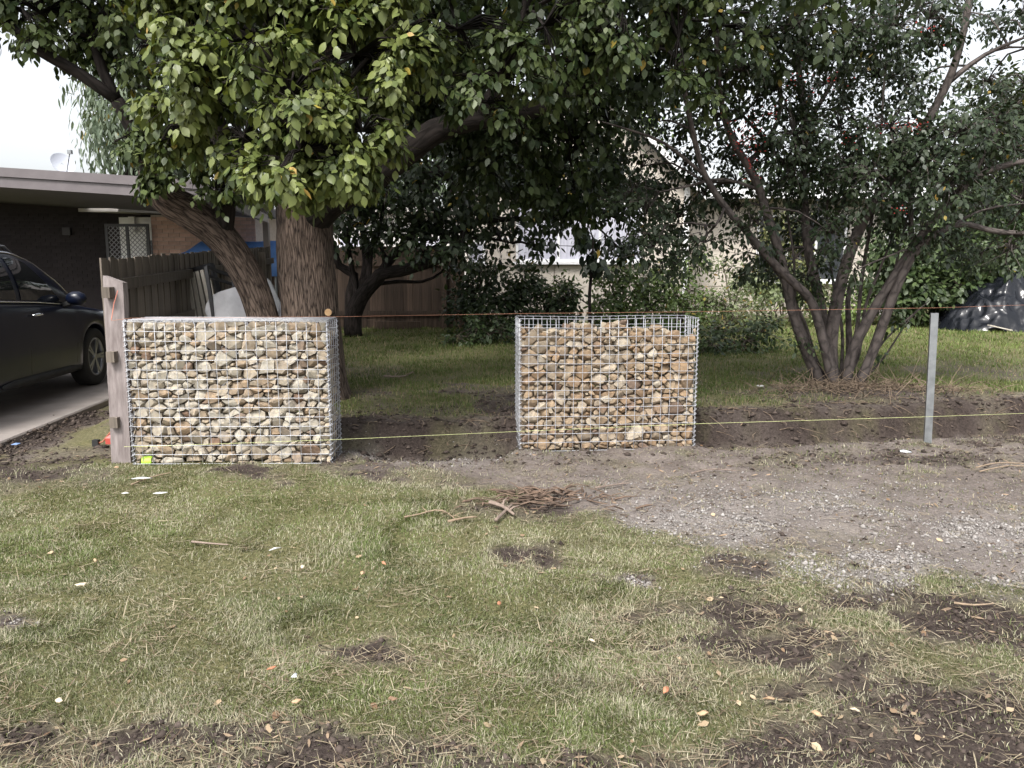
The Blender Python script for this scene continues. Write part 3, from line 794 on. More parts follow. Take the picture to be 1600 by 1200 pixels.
# weathered end post in front of the side fence
def end_post():
    b0 = G(193, 722, .03); a = P(180, 436, b0.y + .05)
    t = thing('gate_post', 'leaning weathered grey timber post left of the stone cage', 'post', b0)
    ax = (Vector((a.x, a.y, a.z)) - b0); L = ax.length; d = ax.normalized()
    mb = MB(); y = Vector((0, 1, 0)); r = d.cross(y).normalized() * -1; r = y.cross(d).normalized(); fwd = d.cross(r).normalized()
    W, D = .148, .075; n = 14; vs = []
    for i in range(n + 1):
        p = b0 - d * .15 + d * (L + .15) * i / n
        for sx, sy in ((-1, -1), (1, -1), (1, 1), (-1, 1)):
            wob = .006 * mnoise.noise((i * .6, sx * 3.0, sy * 2.0)); zt = .025 * sx if i == n else 0
            vs.append(p + r * (sx * (W / 2 + wob)) + fwd * (sy * D / 2) - d * zt)
    fs = [(i * 4 + k, i * 4 + (k + 1) % 4, i * 4 + 4 + (k + 1) % 4, i * 4 + 4 + k) for i in range(n) for k in range(4)] + [(3, 2, 1, 0), (n * 4, n * 4 + 1, n * 4 + 2, n * 4 + 3)]
    mb.add(vs, fs); mb.build('post_timber', M['grey_wood'], t)
    # rail stubs poking past the post
    for py, px in ((457, 170), (557, 177), (659, 182)):
        c = P(px, py, b0.y - .02); m = MB(); m.box(c + Vector((-.03, -.05, -.04)), c + Vector((.03, .16, .04))); m.build('rail_stub', M['paling'], t)
    # knot of pink string tied round the upper post
    m = MB(); f = -fwd if fwd.y > 0 else fwd
    p1 = P(184, 454, b0.y - .045); p2 = P(178, 475, b0.y - .045); p3 = P(174, 500, b0.y - .045)
    m.tube([p1, p2, p3], .003, 5); m.build('string_knot', pmat('pink_string', (.6, .2, .15), (.7, .28, .2), 8, .8, 0), t)
    return b0
POST = end_post()

# ------------------------------------------------------------------ gabions
def stone_mat(name, stops, dirt=0.25):
    m, nt, b, _ = new_mat(name)
    oi = nt.nodes.new('ShaderNodeObjectInfo')
    base = ramp(nt, oi.outputs['Random'], stops)
    v = coords(nt, 'Object')
    n1 = noise_n(nt, v, 16, 5, .6); n2 = noise_n(nt, v, 70, 5, .7)
    col = mixc(nt, 1.0, base, ramp(nt, n1, [(.3, (.72, .66, .6)), (.5, (1, 1, 1)), (.72, (1.18, 1.1, .98))]), 'MULTIPLY')
    col = mixc(nt, .35, col, ramp(nt, n2, [(.3, (.6, .58, .55)), (.7, (1.2, 1.2, 1.2))]), 'MULTIPLY')
    nt.links.new(col, b.inputs['Base Color']); b.inputs['Roughness'].default_value = .92; b.inputs['Specular IOR Level'].default_value = .2
    bump(nt, b, n2, .5, .008)
    return m
M['stoneA'] = stone_mat('pale_sandstone', [(0, (.37, .345, .295)), (.3, (.44, .41, .355)), (.55, (.35, .31, .25)), (.74, (.31, .235, .165)), (.86, (.40, .37, .32)), (.98, (.19, .13, .095))])
M['stoneB'] = stone_mat('tan_sandstone', [(0, (.25, .21, .165)), (.25, (.31, .245, .175)), (.5, (.28, .20, .13)), (.7, (.43, .39, .325)), (.85, (.32, .23, .15)), (.97, (.19, .14, .11))])
M['stone_fill'] = pmat('stone_fill', (.24, .2, .15), (.46, .38, .28), 9, .92, .5, 50)

def clip_poly(poly, nx_, ny_, c):
    out = []
    for i in range(len(poly)):
        a = poly[i]; b_ = poly[(i + 1) % len(poly)]
        da = a[0] * nx_ + a[1] * ny_ - c; db = b_[0] * nx_ + b_[1] * ny_ - c
        if da <= 0: out.append(a)
        if (da < 0 < db) or (db < 0 < da):
            t = da / (da - db); out.append((a[0] + (b_[0] - a[0]) * t, a[1] + (b_[1] - a[1]) * t))
    return out
def stone_cells(w, topfn, rnd, asp=1.45):
    """power cells packed into the front of a basket"""
    hmax = 1.25
    seeds = []
    def far(x, z, r, k):
        return all((x - s[0]) ** 2 + ((z - s[1]) * asp) ** 2 > (k * (r + s[2])) ** 2 for s in seeds)
    for r, tries, k in ((.078, 22, .80), (.045, 130, .74), (.062, 130, .78), (.036, 700, .76), (.046, 500, .78), (.027, 2200, .78), (.018, 3200, .84)):
        for _ in range(tries):
            x, z = rnd.uniform(-.02, w + .02), rnd.uniform(-.03, hmax)
            if far(x, z, r, k): seeds.append((x, z, r))
    cells = []
    for i, (x, z, r) in enumerate(seeds):
        if z > topfn(x) - r * .35: continue
        poly = [(0, 0), (w, 0), (w, hmax * asp), (0, hmax * asp)]
        X0, Z0 = x, z * asp
        for j, (x2, z2, r2) in enumerate(seeds):
            if j == i: continue
            dx, dz = x2 - X0, z2 * asp - Z0
            if abs(dx) > .4 or abs(dz) > .4: continue
            d2 = dx * dx + dz * dz; d = math.sqrt(d2)
            off = (d2 + r * r - r2 * r2) / (2 * d)
            nx_, nz_ = dx / d, dz / d
            poly = clip_poly(poly, nx_, nz_, X0 * nx_ + Z0 * nz_ + off)
            if len(poly) < 3: break
        if len(poly) >= 3:
            poly = [(p[0], min(p[1] / asp, hmax)) for p in poly]
            cells.append((x, z, r, poly))
    return cells
def gabion(name, label, origin, rot, w, h, depth, topfn, mat, seed, lid):
    rnd = random.Random(seed)
    ca, sa = math.cos(rot), math.sin(rot); O = Vector(origin)
    lean = math.radians(.6)
    def T(u, v, z):
        v = v - .016 * math.sin(math.pi * min(max(u / w, 0), 1)) * math.sin(math.pi * min(max(z / h, 0), 1)) * (1 - v / depth)
        z = z + .004 * math.sin(u * 5 + seed) * (z / h)
        return O + Vector((u * ca - v * sa, u * sa + v * ca, z))
    t = thing(name, label, 'gabion', O, 'stone filled wire cages on the new fence line')
    cells = stone_cells(w, topfn, rnd)
    def area(p): return abs(sum(p[i][0] * p[(i + 1) % len(p)][1] - p[(i + 1) % len(p)][0] * p[i][1] for i in range(len(p)))) / 2
    done = set(); merged = []
    for i, c in enumerate(cells):
        if i in done: continue
        done.add(i)
        if rnd.random() < .38:
            js = sorted((j for j in range(len(cells)) if j not in done), key=lambda j: (cells[j][0] - c[0]) ** 2 + (cells[j][1] - c[1]) ** 2)[:1]
            if js and math.hypot(cells[js[0]][0] - c[0], cells[js[0]][1] - c[1]) < .085:
                j = js[0]; done.add(j); pts_ = sorted(set((round(p[0], 4), round(p[1], 4)) for p in c[3] + cells[j][3])); hl = []
                for seq in (pts_, pts_[::-1]):
                    ch = []
                    for p in seq:
                        while len(ch) > 1 and (ch[-1][0] - ch[-2][0]) * (p[1] - ch[-2][1]) - (ch[-1][1] - ch[-2][1]) * (p[0] - ch[-2][0]) <= 0: ch.pop()
                        ch.append(p)
                    hl += ch[:-1]
                merged.append((c[0], c[1], c[2], hl)); continue
        merged.append(c)
    cells = merged
    cells.sort(key=lambda c: -area(c[3]))
    small = MB()
    for k, (x, z, r, poly) in enumerate(cells):
        cx = sum(p[0] for p in poly) / len(poly); cz = sum(p[1] for p in poly) / len(poly)
        a = math.sqrt(area(poly)); d0 = .008 + rnd.random() * .03; th = a * rnd.uniform(.6, 1.0) + .015
        tx, tz = rnd.uniform(-.8, .8), rnd.uniform(-.6, .85); fsc = rnd.uniform(.25, .95); ox, oz = rnd.uniform(-.14, .14) * a, rnd.uniform(-.14, .14) * a
        gap = max(.8, 1 - .006 / max(a, .01))
        pts = []
        for i, (u, v) in enumerate(poly):
            g = gap * rnd.uniform(.9, 1.03)
            uu, vv = cx + (u - cx) * g, cz + (v - cz) * g
            uu = min(max(uu, .006), w - .006); vv = max(vv, -.02)
            pts.append(T(uu, d0 + th * .25 + rnd.uniform(0, .012), vv))
            f = fsc * rnd.uniform(.8, 1.2)
            du, dv = (u - cx) * f + ox, (v - cz) * f + oz
            dep = max(.006, d0 + tx * du + tz * dv)
            if rnd.random() < .62 or i < 2: pts.append(T(min(max(cx + du, .006), w - .006), dep, cz + dv))
            pts.append(T(cx + (u - cx) * .75, d0 + th * rnd.uniform(.7, 1.0), cz + (v - cz) * .75))
        if k < 300:
            m = MB(); m.hull(pts); m.build('stone', mat, t)
        else: small.hull(pts)
    if small.v:
        o = small.build('small_stones', M['stone_fill'], t); o['kind'] = 'stuff'
    # rubble filling the rest of the cage
    fill = MB(); st = .085
    tmpl = []
    for _ in range(10):
        q = MB(); q.hull([Vector((rnd.gauss(0, 1), rnd.gauss(0, 1), rnd.gauss(0, 1))).normalized() * rnd.uniform(.8, 1.1) for _ in range(12)]); tmpl.append((q.v, q.f))
    nu, nv, nz = int(w / st), max(2, int((depth - .09) / st)), int(h / (st * .8))
    for i in range(nu):
        for j in range(nv):
            for k in range(nz + 1):
                u = (i + .5) * w / nu + rnd.uniform(-.015, .015); v = .085 + (j + .5) * (depth - .095) / nv + rnd.uniform(-.01, .01); z = (k + .4) * st * .8 + rnd.uniform(-.012, .012)
                if z > topfn(u) - .035: continue
                inner = 0 < i < nu - 1 and 0 < j < nv - 1 and z < topfn(u) - .2
                if inner: continue
                tv, tf = tmpl[rnd.randrange(10)]
                s = Vector((rnd.uniform(.046, .062), rnd.uniform(.036, .046), rnd.uniform(.034, .046)))
                R = Matrix.Rotation(rnd.uniform(0, 6), 3, 'Z')
                vs = []
                for p in tv:
                    q = R @ Vector(p); uu = min(max(u + q.x * s.x, .008), w - .008); vv = min(max(v + q.y * s.y, .02), depth - .008)
                    vs.append(T(uu, vv, max(z + q.z * s.z, 0)))
                fill.add(vs, tf)
    o = fill.build('rubble_fill', M['stone_fill'], t); o['kind'] = 'stuff'
    # welded mesh panels
    rw = .0026
    nc, nr = 20, 15
    def jig(u, z): return .003 * mnoise.noise((u * 9 + seed, z * 9, 0))
    def vpanel(pt, length, n, nrow=nr):
        m = MB()
        for i in range(n + 1):
            u = length * i / n; m.tube([pt(u, 0, h * k / 5) for k in range(6)], rw, 5)
        for k in range(nrow + 1):
            z = h * k / nrow; m.tube([pt(length * i / 6, 1, z) for i in range(7)], rw * 1.05, 5)
        return m
    vpanel(lambda u, o_, z: T(u, -.003 - o_ * .005 + jig(u, z), z - .02 * (z < .001) * (1 - o_)), w, nc).build('front_mesh', M['galv'], t, True)
    vpanel(lambda u, o_, z: T(u, depth + .003 + o_ * .005, z), w, nc).build('back_mesh', M['galv'], t, True)
    nd = max(3, round(depth / .075))
    vpanel(lambda u, o_, z: T(-.003 - o_ * .005, u, z), depth, nd).build('side_mesh', M['galv'], t, True)
    vpanel(lambda u, o_, z: T(w + .003 + o_ * .005, u, z), depth, nd).build('side_mesh', M['galv'], t, True)
    if lid:
        m = MB()
        for i in range(nc + 1): m.tube([T(w * i / nc, 0, h + .004), T(w * i / nc, depth, h + .004)], rw, 5)
        for i in range(nd + 1): m.tube([T(0, depth * i / nd, h + .009), T(w, depth * i / nd, h + .009)], rw, 5)
        m.build('lid_mesh', M['galv'], t, True)
    for u, v in ((0, 0), (w, 0), (0, depth), (w, depth)):
        m = MB(); n = int(h / .004); pr = .038
        m.tube([T(u + .013 * math.cos(2 * math.pi * (k * .0055) / pr), v + .013 * math.sin(2 * math.pi * (k * .0055) / pr), k * .0055) for k in range(int(h / .0055))], .0024, 4)
        m.build('corner_spiral', M['galv'], t, True)
    for v, top in ((0, lid), ):
        if lid:
            m = MB(); m.tube([T(k * .0055, v + .012 * math.cos(2 * math.pi * k * .0055 / .045), h + .004 + .012 * math.sin(2 * math.pi * k * .0055 / .045)) for k in range(int(w / .0055))], .0022, 4); m.build('lid_spiral', M['galv'], t, True)
    return T
GA_O = (-2.885, 5.85, .045); GA_W, GA_H = 1.5, 1.085
TL = gabion('gabion', 'wire cage filled to the lid with cream stones beside the timber post', GA_O, math.radians(1.0), GA_W, GA_H, .36, lambda x: 1.082, M['stoneA'], 3, True)
GB_O = (.065, 6.48, -.01)
def topB(x): return 1.085 - .035 * math.sin(x * 5.1 + 1) - .05 * x / 1.5 + .02 * math.sin(x * 17)
TR = gabion('gabion', 'open topped wire cage of tan stones standing alone in middle', GB_O, math.radians(5.0), 1.5, 1.115, .34, topB, M['stoneB'], 8, False)

# ------------------------------------------------------------------ steel post and string lines
def steel_post():
    b0 = G(1449, 692, 0); b0.z = hz(b0.x, b0.y); top = P(1460, 489, b0.y + .02)
    t = thing('steel_post', 'galvanised steel channel post standing alone by the trench', 'post', b0)
    d = (top - b0).normalized(); w, dp, th = .058, .05, .004
    r = Vector((1, 0, 0)); r = (r - d * r.dot(d)).normalized(); f = r.cross(d); 
    if f.y > 0: f = -f
    R3 = Matrix.Rotation(math.radians(-18), 3, d); r = R3 @ r; f = R3 @ f
    prof = [(-w / 2, -dp / 2), (-w / 2, dp / 2), (w / 2, dp / 2), (w / 2, -dp / 2), (w / 2 - .014, -dp / 2), (w / 2 - .014, -dp / 2 + th), (w / 2 - th, -dp / 2 + th), (w / 2 - th, dp / 2 - th), (-w / 2 + th, dp / 2 - th), (-w / 2 + th, -dp / 2 + th), (-w / 2 + .014, -dp / 2 + th), (-w / 2 + .014, -dp / 2)]
    a = b0 - d * .2; m = MB(); n = len(prof)
    vs = [a + r * u + f * v for u, v in prof] + [top + r * u + f * v for u, v in prof]
    m.add(vs, [(i, (i + 1) % n, n + (i + 1) % n, n + i) for i in range(n)])
    for k in range(n): pass
    m.build('post_channel', M['galv_post'], t)
    return b0, top
SP0, SPT = steel_post()
def string(name, label, pts, mat, r=.0013):
    m = MB(); m.tube(pts, r, 5); o = m.build(name, mat, None); tag(o, label, 'string', 'builder strings along the fence line'); return o
M['orange_string'] = pmat('orange_string', (.34, .16, .10), (.42, .2, .13), 30, .8, 0)
M['yellow_string'] = pmat('yellow_string', (.62, .68, .28), (.75, .78, .42), 30, .8, 0)
string('string_line', 'orange string stretched level across the tops of both cages', [P(174, 501, POST.y - .06), P(205, 497, 5.82), P(520, 495, 5.83), P(812, 490, 6.46), P(1093, 487, 6.6), P(1461, 481, SPT.y - .04), P(1680, 474, 7.6)], M['orange_string'])
string('string_line', 'yellow string stretched low across the fronts of both cages', [P(194, 698, POST.y - .06), P(215, 698, 5.828), P(522, 687, 5.85), P(812, 674, 6.455), P(1093, 662, 6.59), P(1452, 651, SP0.y - .05), P(1680, 643, 7.5)], M['yellow_string'])

# ------------------------------------------------------------------ trees
UNIT = np.array([(0, 0, 0), (.26, .31, -.05), (.58, .30, -.10), (1, 0, -.20), (.58, -.30, -.10), (.26, -.31, -.05)], float)
NARROW = UNIT * np.array([1, .38, 1.0])
OVAL = UNIT * np.array([1, .85, 1.0])
def leaf_mesh(name, B, D, N, L, C, mat, parent, shape=UNIT, kind='stuff'):
    """B base, D direction, N normal (unit rows), L length, C colour"""
    N = N - D * (N * D).sum(1, keepdims=True); N /= np.linalg.norm(N, axis=1, keepdims=True) + 1e-9
    Sd = np.cross(N, D)
    n = len(B)
    fold = rng.uniform(.5, 2.2, n)[:, None]
    V = B[:, None] + L[:, None, None] * (shape[None, :, :1] * D[:, None] + shape[None, :, 1:2] * Sd[:, None] + (shape[None, :, 2:] * fold[..., None]) * N[:, None])
    o = np.arange(n) * 6
    F = np.stack([o, o + 1, o + 2, o + 3, o, o + 3, o + 4, o + 5], -1).reshape(-1)
    return np_mesh(name, V.reshape(-1, 3), np.full(2 * n, 4), F, np.repeat(C, 6, 0), mat, parent, kind=kind)
def unit(a): return a / (np.linalg.norm(a, axis=-1, keepdims=True) + 1e-9)
def make_sprays(blobs, nleaf, spread, droop, size, palette, yellow=.01, tone_var=.25, shell=.5, sub=0):
    """blobs: (centre, radii(3), n sprays, centre to hang from). returns leaf arrays and twig list"""
    Bs, Ds, Ns, Ls, Cs, tw = [], [], [], [], [], []
    for bl in blobs:
        c, r, n = np.array(bl[0]), np.array(bl[1]), bl[2]
        q = unit(rng.normal(size=(n, 3))); rad = rng.random(n) ** (1 / 3); rad = rad * (1 - shell) + shell * rng.uniform(.75, 1.08, n)
        pos = c + q * rad[:, None] * r
        if sub:
            m_ = max(3, int(n / sub)); qc = unit(rng.normal(size=(m_, 3))); sc = c + qc * (r * rng.uniform(.55, 1.0, (m_, 1)))
            w_ = rng.integers(0, m_, n); q = unit(rng.normal(size=(n, 3)) + .4 * qc[w_]); pos = sc[w_] + q * (np.array(r) * .34) * rng.random((n, 1)) ** .4
        out = unit(q * np.array([1, 1, .7]) + rng.normal(0, .35, (n, 3)) + np.array([0, 0, -droop * .35]))
        ln = rng.uniform(.7, 1.3, n) * spread
        base = pos - out * ln[:, None] * .5
        tone = rng.normal(0, tone_var, n)
        for i in range(n): tw.append((base[i], pos[i] + out[i] * ln[i] * .5, c))
        k = nleaf
        f = np.tile(np.linspace(.15, 1.0, k), (n, 1)) + rng.normal(0, .04, (n, k))
        a = np.arange(k) * 2.4 + rng.uniform(0, 6.28, (n, 1))
        ref = unit(np.cross(out, np.array([.31, .77, .55]))); ref2 = np.cross(out, ref)
        radial = np.cos(a)[..., None] * ref[:, None] + np.sin(a)[..., None] * ref2[:, None]
        pb = base[:, None] + out[:, None] * (ln[:, None] * f)[..., None] + radial * (spread * rng.uniform(.02, .22, (n, k)))[..., None]
        pb[..., 2] -= .25 * spread * f ** 2 * droop
        d = unit(out[:, None] * rng.uniform(.2, .9, (n, k, 1)) + radial * .75 + np.array([0, 0, -1.0]) * droop * rng.uniform(.4, 1.3, (n, k, 1)) + rng.normal(0, .15, (n, k, 3)))
        nr = unit(np.array([0, -.15, .8]) + out[:, None] * .7 + radial * .25 + rng.normal(0, .35, (n, k, 3)))
        l = size * rng.uniform(.45, 1.25, (n, k))
        t = np.clip(.45 + tone[:, None] + rng.normal(0, .2, (n, k)), 0, 1).reshape(-1)
        col = lerp(palette[0], palette[1], t)
        yl = rng.random(n * k) < yellow
        col[yl] = lerp((.32, .26, .05), (.42, .28, .08), rng.random(yl.sum()))
        Bs.append(pb.reshape(-1, 3)); Ds.append(d.reshape(-1, 3)); Ns.append(nr.reshape(-1, 3)); Ls.append(l.reshape(-1)); Cs.append(col)
    return np.concatenate(Bs), np.concatenate(Ds), np.concatenate(Ns), np.concatenate(Ls), np.concatenate(Cs), tw
def limb_part(name, paths, mat, parent, n=10, wob=.0, step=.12):
    m = MB(); nodes = []
    for k, (pts, rad) in enumerate(paths):
        p, r = smooth_path(pts, rad, step); m.tube(p, r, n, True, wob, k * 7.1); nodes += p
    return m.build(name, mat, parent, True), nodes
def twigs_part(tw, blobs, nodes, mat, parent, r_twig=.0035, r_br=.018, frac=1.0, name='branches'):
    m = MB(); NN = np.array(nodes)
    for bl in blobs:
        c = Vector(bl[0]); i = int(((NN - np.array(c)) ** 2).sum(1).argmin()); a = Vector(NN[i])
        mid = (a + c) / 2 + Vector((rng.normal(0, .06), rng.normal(0, .06), .12 * (c - a).length))
        p, r = smooth_path([a, mid, c], [r_br, r_br * .75, r_br * .5], .2); m.tube(p, r, 5, False)
    for a, b_, c in tw:
        if rng.random() > frac: continue
        a, b_, c = Vector(a), Vector(b_), Vector(c)
        if (a - c).length > .05: m.tube([c, c * .45 + a * .55 + Vector((0, 0, .05)), a], [r_twig * 2, r_twig * 1.6, r_twig], 3, False)
        m.tube([a, b_], [r_twig, r_twig * .6], 3, False)
    o = m.build(name, mat, parent, True); return o

# --- the big tree behind the left cage
def big_tree():
    Yt = 8.0
    base = P(490, 640, Yt); base.z = hz(base.x, base.y) - .03
    t = thing('broadleaf_tree', 'large furrowed bark tree leaning limbs over left cage with glossy green leaves', 'tree', base)
    def pp(l): return [P(a, b_, c) for a, b_, c in l]
    trunk = [base - Vector((-.02, 0, .1))] + pp([(492, 600, Yt), (486, 500, Yt), (478, 400, Yt), (474, 320, Yt), (478, 250, 7.9), (490, 150, 7.8), (500, 20, 7.7), (520, -160, 7.8), (540, -330, 8)])
    o, n0 = limb_part('trunk', [(trunk, [.44, .34, .285, .265, .265, .24, .2, .16, .11, .05])], M['bark_big'], t, 40, .10, .06)
    # second trunk leaning left over the fence
    l2 = pp([(440, 640, 7.9), (412, 500, 7.8), (384, 425, 7.7), (345, 370, 7.6), (300, 335, 7.5), (256, 308, 7.4), (232, 262, 7.3)])
    o, n1 = limb_part('leaning_trunk', [(l2, [.19, .15, .145, .15, .16, .145, .10])], M['bark_big'], t, 24, .08, .08)
    l3 = [(pp([(236, 268, 7.31), (226, 248, 7.28), (208, 200, 7.2), (182, 155, 7.1)]), [.099, .095, .07, .055]), (pp([(182, 155, 7.1), (120, 112, 7.0), (60, 78, 6.9), (20, 45, 6.8), (-40, -10, 6.7)]), [.055, .05, .045, .035, .02]),
          (pp([(182, 155, 7.1), (160, 110, 7.1), (146, 60, 7.1), (140, 0, 7.2), (120, -120, 7.3)]), [.05, .045, .04, .035, .02]),
          (pp([(345, 372, 7.6), (352, 330, 7.5), (350, 270, 7.4), (340, 190, 7.2), (330, 90, 7.0), (320, -60, 7)]), [.10, .09, .085, .07, .05, .03]),
          (pp([(490, 340, 7.95), (520, 312, 7.7), (565, 288, 7.6), (620, 250, 7.6), (680, 205, 7.7), (750, 185, 7.8), (840, 170, 7.9), (930, 120, 7.9), (1020, 80, 7.8)]), [.18, .15, .14, .125, .12, .10, .07, .05, .03]),
          (pp([(620, 250, 7.6), (600, 180, 7.4), (590, 90, 7.2), (600, -60, 7.1)]), [.08, .07, .05, .03]),
          (pp([(750, 185, 7.8), (790, 110, 7.6), (820, 20, 7.5), (840, -120, 7.4)]), [.08, .07, .05, .03]),
          (pp([(478, 300, 7.9), (440, 230, 7.2), (420, 150, 6.6), (420, 60, 6.1), (430, -60, 5.9)]), [.10, .08, .06, .05, .03]),
          (pp([(490, 250, 7.85), (500, 200, 7.1), (500, 180, 6.4), (490, 200, 5.8)]), [.08, .06, .045, .02]),
          (pp([(500, 100, 7.8), (300, 20, 7.4), (120, -60, 7.2), (0, -100, 7.2)]), [.09, .07, .05, .03]),
          (pp([(510, 20, 7.8), (700, -60, 7.6), (900, -100, 7.6), (1050, -120, 7.6)]), [.09, .07, .05, .03])]
    o, n2 = limb_part('limbs', l3, M['bark_dark'], t, 12, .06)  # bark darker than the trunk's, the limbs' silhouette darkness put into the colour
    nodes = n0[6:] + n1[8:] + n2
    # sawn stub on the trunk
    c = P(513, 488, 7.62); m = MB(); m.tube([c + Vector((-.05, .3, -.06)), c + Vector((-.01, .1, -.01)), c], [.05, .045, .04], 14); s = m.build('sawn_stub', M['bark_big'], t, False)
    m = MB(); m.lathe([(.0005, 0), (.034, 0), (.034, .006), (.0005, .006)], 16, Matrix.Translation(c + Vector((0, -.004, 0))) @ Matrix.Rotation(math.radians(90), 4, 'X')); sub(m, 'cut_face', M['cut_wood'], s)
    def B(px, py, Y, r, n, rz=None):
        p = P(px, py, Y); return ((p.x, p.y, p.z), (r, r * .9, rz or r * .85), n)
    front = [B(420, 40, 5.7, .42, 60), B(330, 120, 5.7, .40, 55), B(450, 150, 5.4, .42, 60), B(555, 85, 5.7, .40, 50), B(285, 195, 5.9, .32, 36), B(470, 235, 5.3, .36, 50), B(565, 205, 5.4, .27, 34),
             B(455, 272, 5.4, .24, 26), B(540, 245, 5.4, .2, 22), B(300, 40, 5.9, .42, 50), B(380, 215, 5.6, .3, 36), B(400, 255, 5.6, .2, 18), B(610, 150, 5.6, .2, 18), B(640, 40, 5.7, .3, 30),
             B(440, -80, 5.6, .5, 60), B(300, -80, 5.8, .5, 50), B(600, -80, 5.8, .5, 50), B(500, 275, 5.5, .16, 12)]
    mid = [B(715, 45, 6.0, .42, 50), B(780, 120, 6.0, .36, 36), B(850, 40, 6.2, .42, 46), B(905, 95, 6.2, .3, 30), B(975, 30, 6.3, .42, 44), B(1060, 60, 6.5, .38, 38), B(1130, 40, 6.7, .36, 30), B(760, 160, 6.1, .2, 16), B(1090, 130, 6.7, .22, 14), B(900, 145, 6.3, .15, 8),
           B(60, 20, 7.0, .42, 46), B(170, 20, 7.1, .45, 46), B(235, 70, 7.0, .36, 34), B(120, 60, 7.0, .26, 20), B(20, 10, 6.8, .35, 26), B(240, 215, 7.1, .22, 18), B(245, 262, 7.0, .16, 14), B(215, 225, 7.0, .14, 9), B(480, 10, 5.9, .35, 40), B(285, 240, 7.1, .22, 20), B(310, 262, 7.2, .18, 14), B(250, 160, 7.1, .25, 20), B(345, 285, 7.3, .17, 10)]
    back = [B(700, 80, 8.4, .6, 60), B(620, 40, 7.8, .65, 60), B(800, 200, 8.3, .5, 50), B(860, 120, 8.4, .6, 60), B(900, 230, 8.6, .42, 40), B(940, 180, 8.6, .4, 30), B(760, 270, 8.8, .38, 30), B(340, 170, 7.8, .55, 46), B(400, 250, 8.0, .33, 24), B(520, 170, 7.9, .55, 46), B(1000, 100, 8.4, .5, 36),
            B(640, 130, 8.7, .45, 40), B(730, 200, 8.8, .36, 30), B(850, 290, 8.9, .36, 30), B(690, 150, 8.6, .45, 36), B(780, 220, 8.9, .45, 36), B(950, 260, 9.1, .26, 14), B(900, 320, 9.0, .28, 18),
            B(310, 225, 8.0, .36, 26), B(460, 60, 7.9, .65, 46), B(100, -30, 7.8, .7, 50), B(250, 60, 8.0, .55, 36)]
    # the part of the crown above the picture
    for _ in range(72):
        p = Vector((rng.uniform(-5.2, 2.4), rng.uniform(6.2, 12.5), rng.uniform(3.9, 6.2)))
        back.append(((p.x, p.y, p.z), (.85, .85, .6), 46))
    for _ in range(16):  # extra unseen crown towards the camera, added to shade the middle foliage
        back.append(((rng.uniform(-.5, 2.6), rng.uniform(4.8, 7.6), rng.uniform(3.75, 5.2)), (.8, .8, .5), 30))
    pal = ((.045, .068, .016), (.175, .205, .06)); pal_shade = ((.02, .035, .012), (.06, .085, .028))  # second palette: same leaves, inner crown shade put into their colour
    front = [(a_, b_, int(n_ * 1.45)) for a_, b_, n_ in front]
    B1, D1, N1, L1, C1, tw1 = make_sprays(front, 17, .24, .9, .076, pal, .012, sub=9)
    B2, D2, N2, L2, C2, tw2 = make_sprays(mid, 16, .25, .85, .074, ((.032, .055, .018), (.11, .14, .048)), .008, sub=9)
    B3, D3, N3, L3, C3, tw3 = make_sprays(back, 15, .32, .8, .09, pal_shade, .003)
    twigs_part(tw1 + tw2 + tw3[:1200], front + mid + back, nodes, M['bark_dark'], t, .004, .022)
    # largest front leaves become leaves of their own
    px, py, dep = proj(B1[:, 0], B1[:, 1], B1[:, 2])
    key = (px // 17).astype(int) * 1000 + (py // 17).astype(int)
    inn = (px > 5) & (px < 1590) & (py > 3) & (py < 330)
    order = np.lexsort((dep, key)); first = np.ones(len(order), bool); first[1:] = key[order][1:] != key[order][:-1]
    cand = order[first]; cand = cand[inn[cand]]
    cand = cand[np.argsort(-(L1[cand] / dep[cand]))][:300]
    rest = np.ones(len(B1), bool); rest[cand] = False
    leaf_mesh('front_foliage', B1[rest], D1[rest], N1[rest], L1[rest], C1[rest], M['leaf'], t)
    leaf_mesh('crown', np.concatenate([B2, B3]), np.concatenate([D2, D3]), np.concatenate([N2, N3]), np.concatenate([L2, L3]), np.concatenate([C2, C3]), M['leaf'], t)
    protos = []
    outl = [(0, 0), (.1, .14), (.25, .27), (.45, .33), (.65, .27), (.83, .13), (1, 0)]
    for k in range(10):
        c = lerp(pal[0], pal[1], np.array([.25 + .075 * k]))[0]
        if k == 9: c = np.array((.36, .29, .06))
        vs = [(u, 0, -.16 * u * u) for u, w in outl]; nL = len(outl)
        vs += [(u, w, -.16 * u * u - .18 * w) for u, w in outl[1:-1]] + [(u, -w, -.16 * u * u - .18 * w) for u, w in outl[1:-1]]
        fs = []
        for sg in (0, 1):
            e = lambda i: 0 if i == 0 else (nL - 1 if i == nL - 1 else nL + sg * (nL - 2) + i - 1)
            for i in range(nL - 1):
                f = [i, i + 1, e(i + 1), e(i)]
                f = [x for j, x in enumerate(f) if x not in f[:j]]
                fs.append(tuple(f if sg else f[::-1]))
        me = bpy.data.meshes.new('leaf'); me.from_pydata(vs, [], fs)
        a_ = me.attributes.new('Col', 'FLOAT_COLOR', 'POINT'); a_.data.foreach_set('color', np.tile(np.append(c, 1), len(vs)).astype(np.float32))
        me.polygons.foreach_set('use_smooth', [True] * len(me.polygons)); me.materials.append(M['leaf']); protos.append(me)
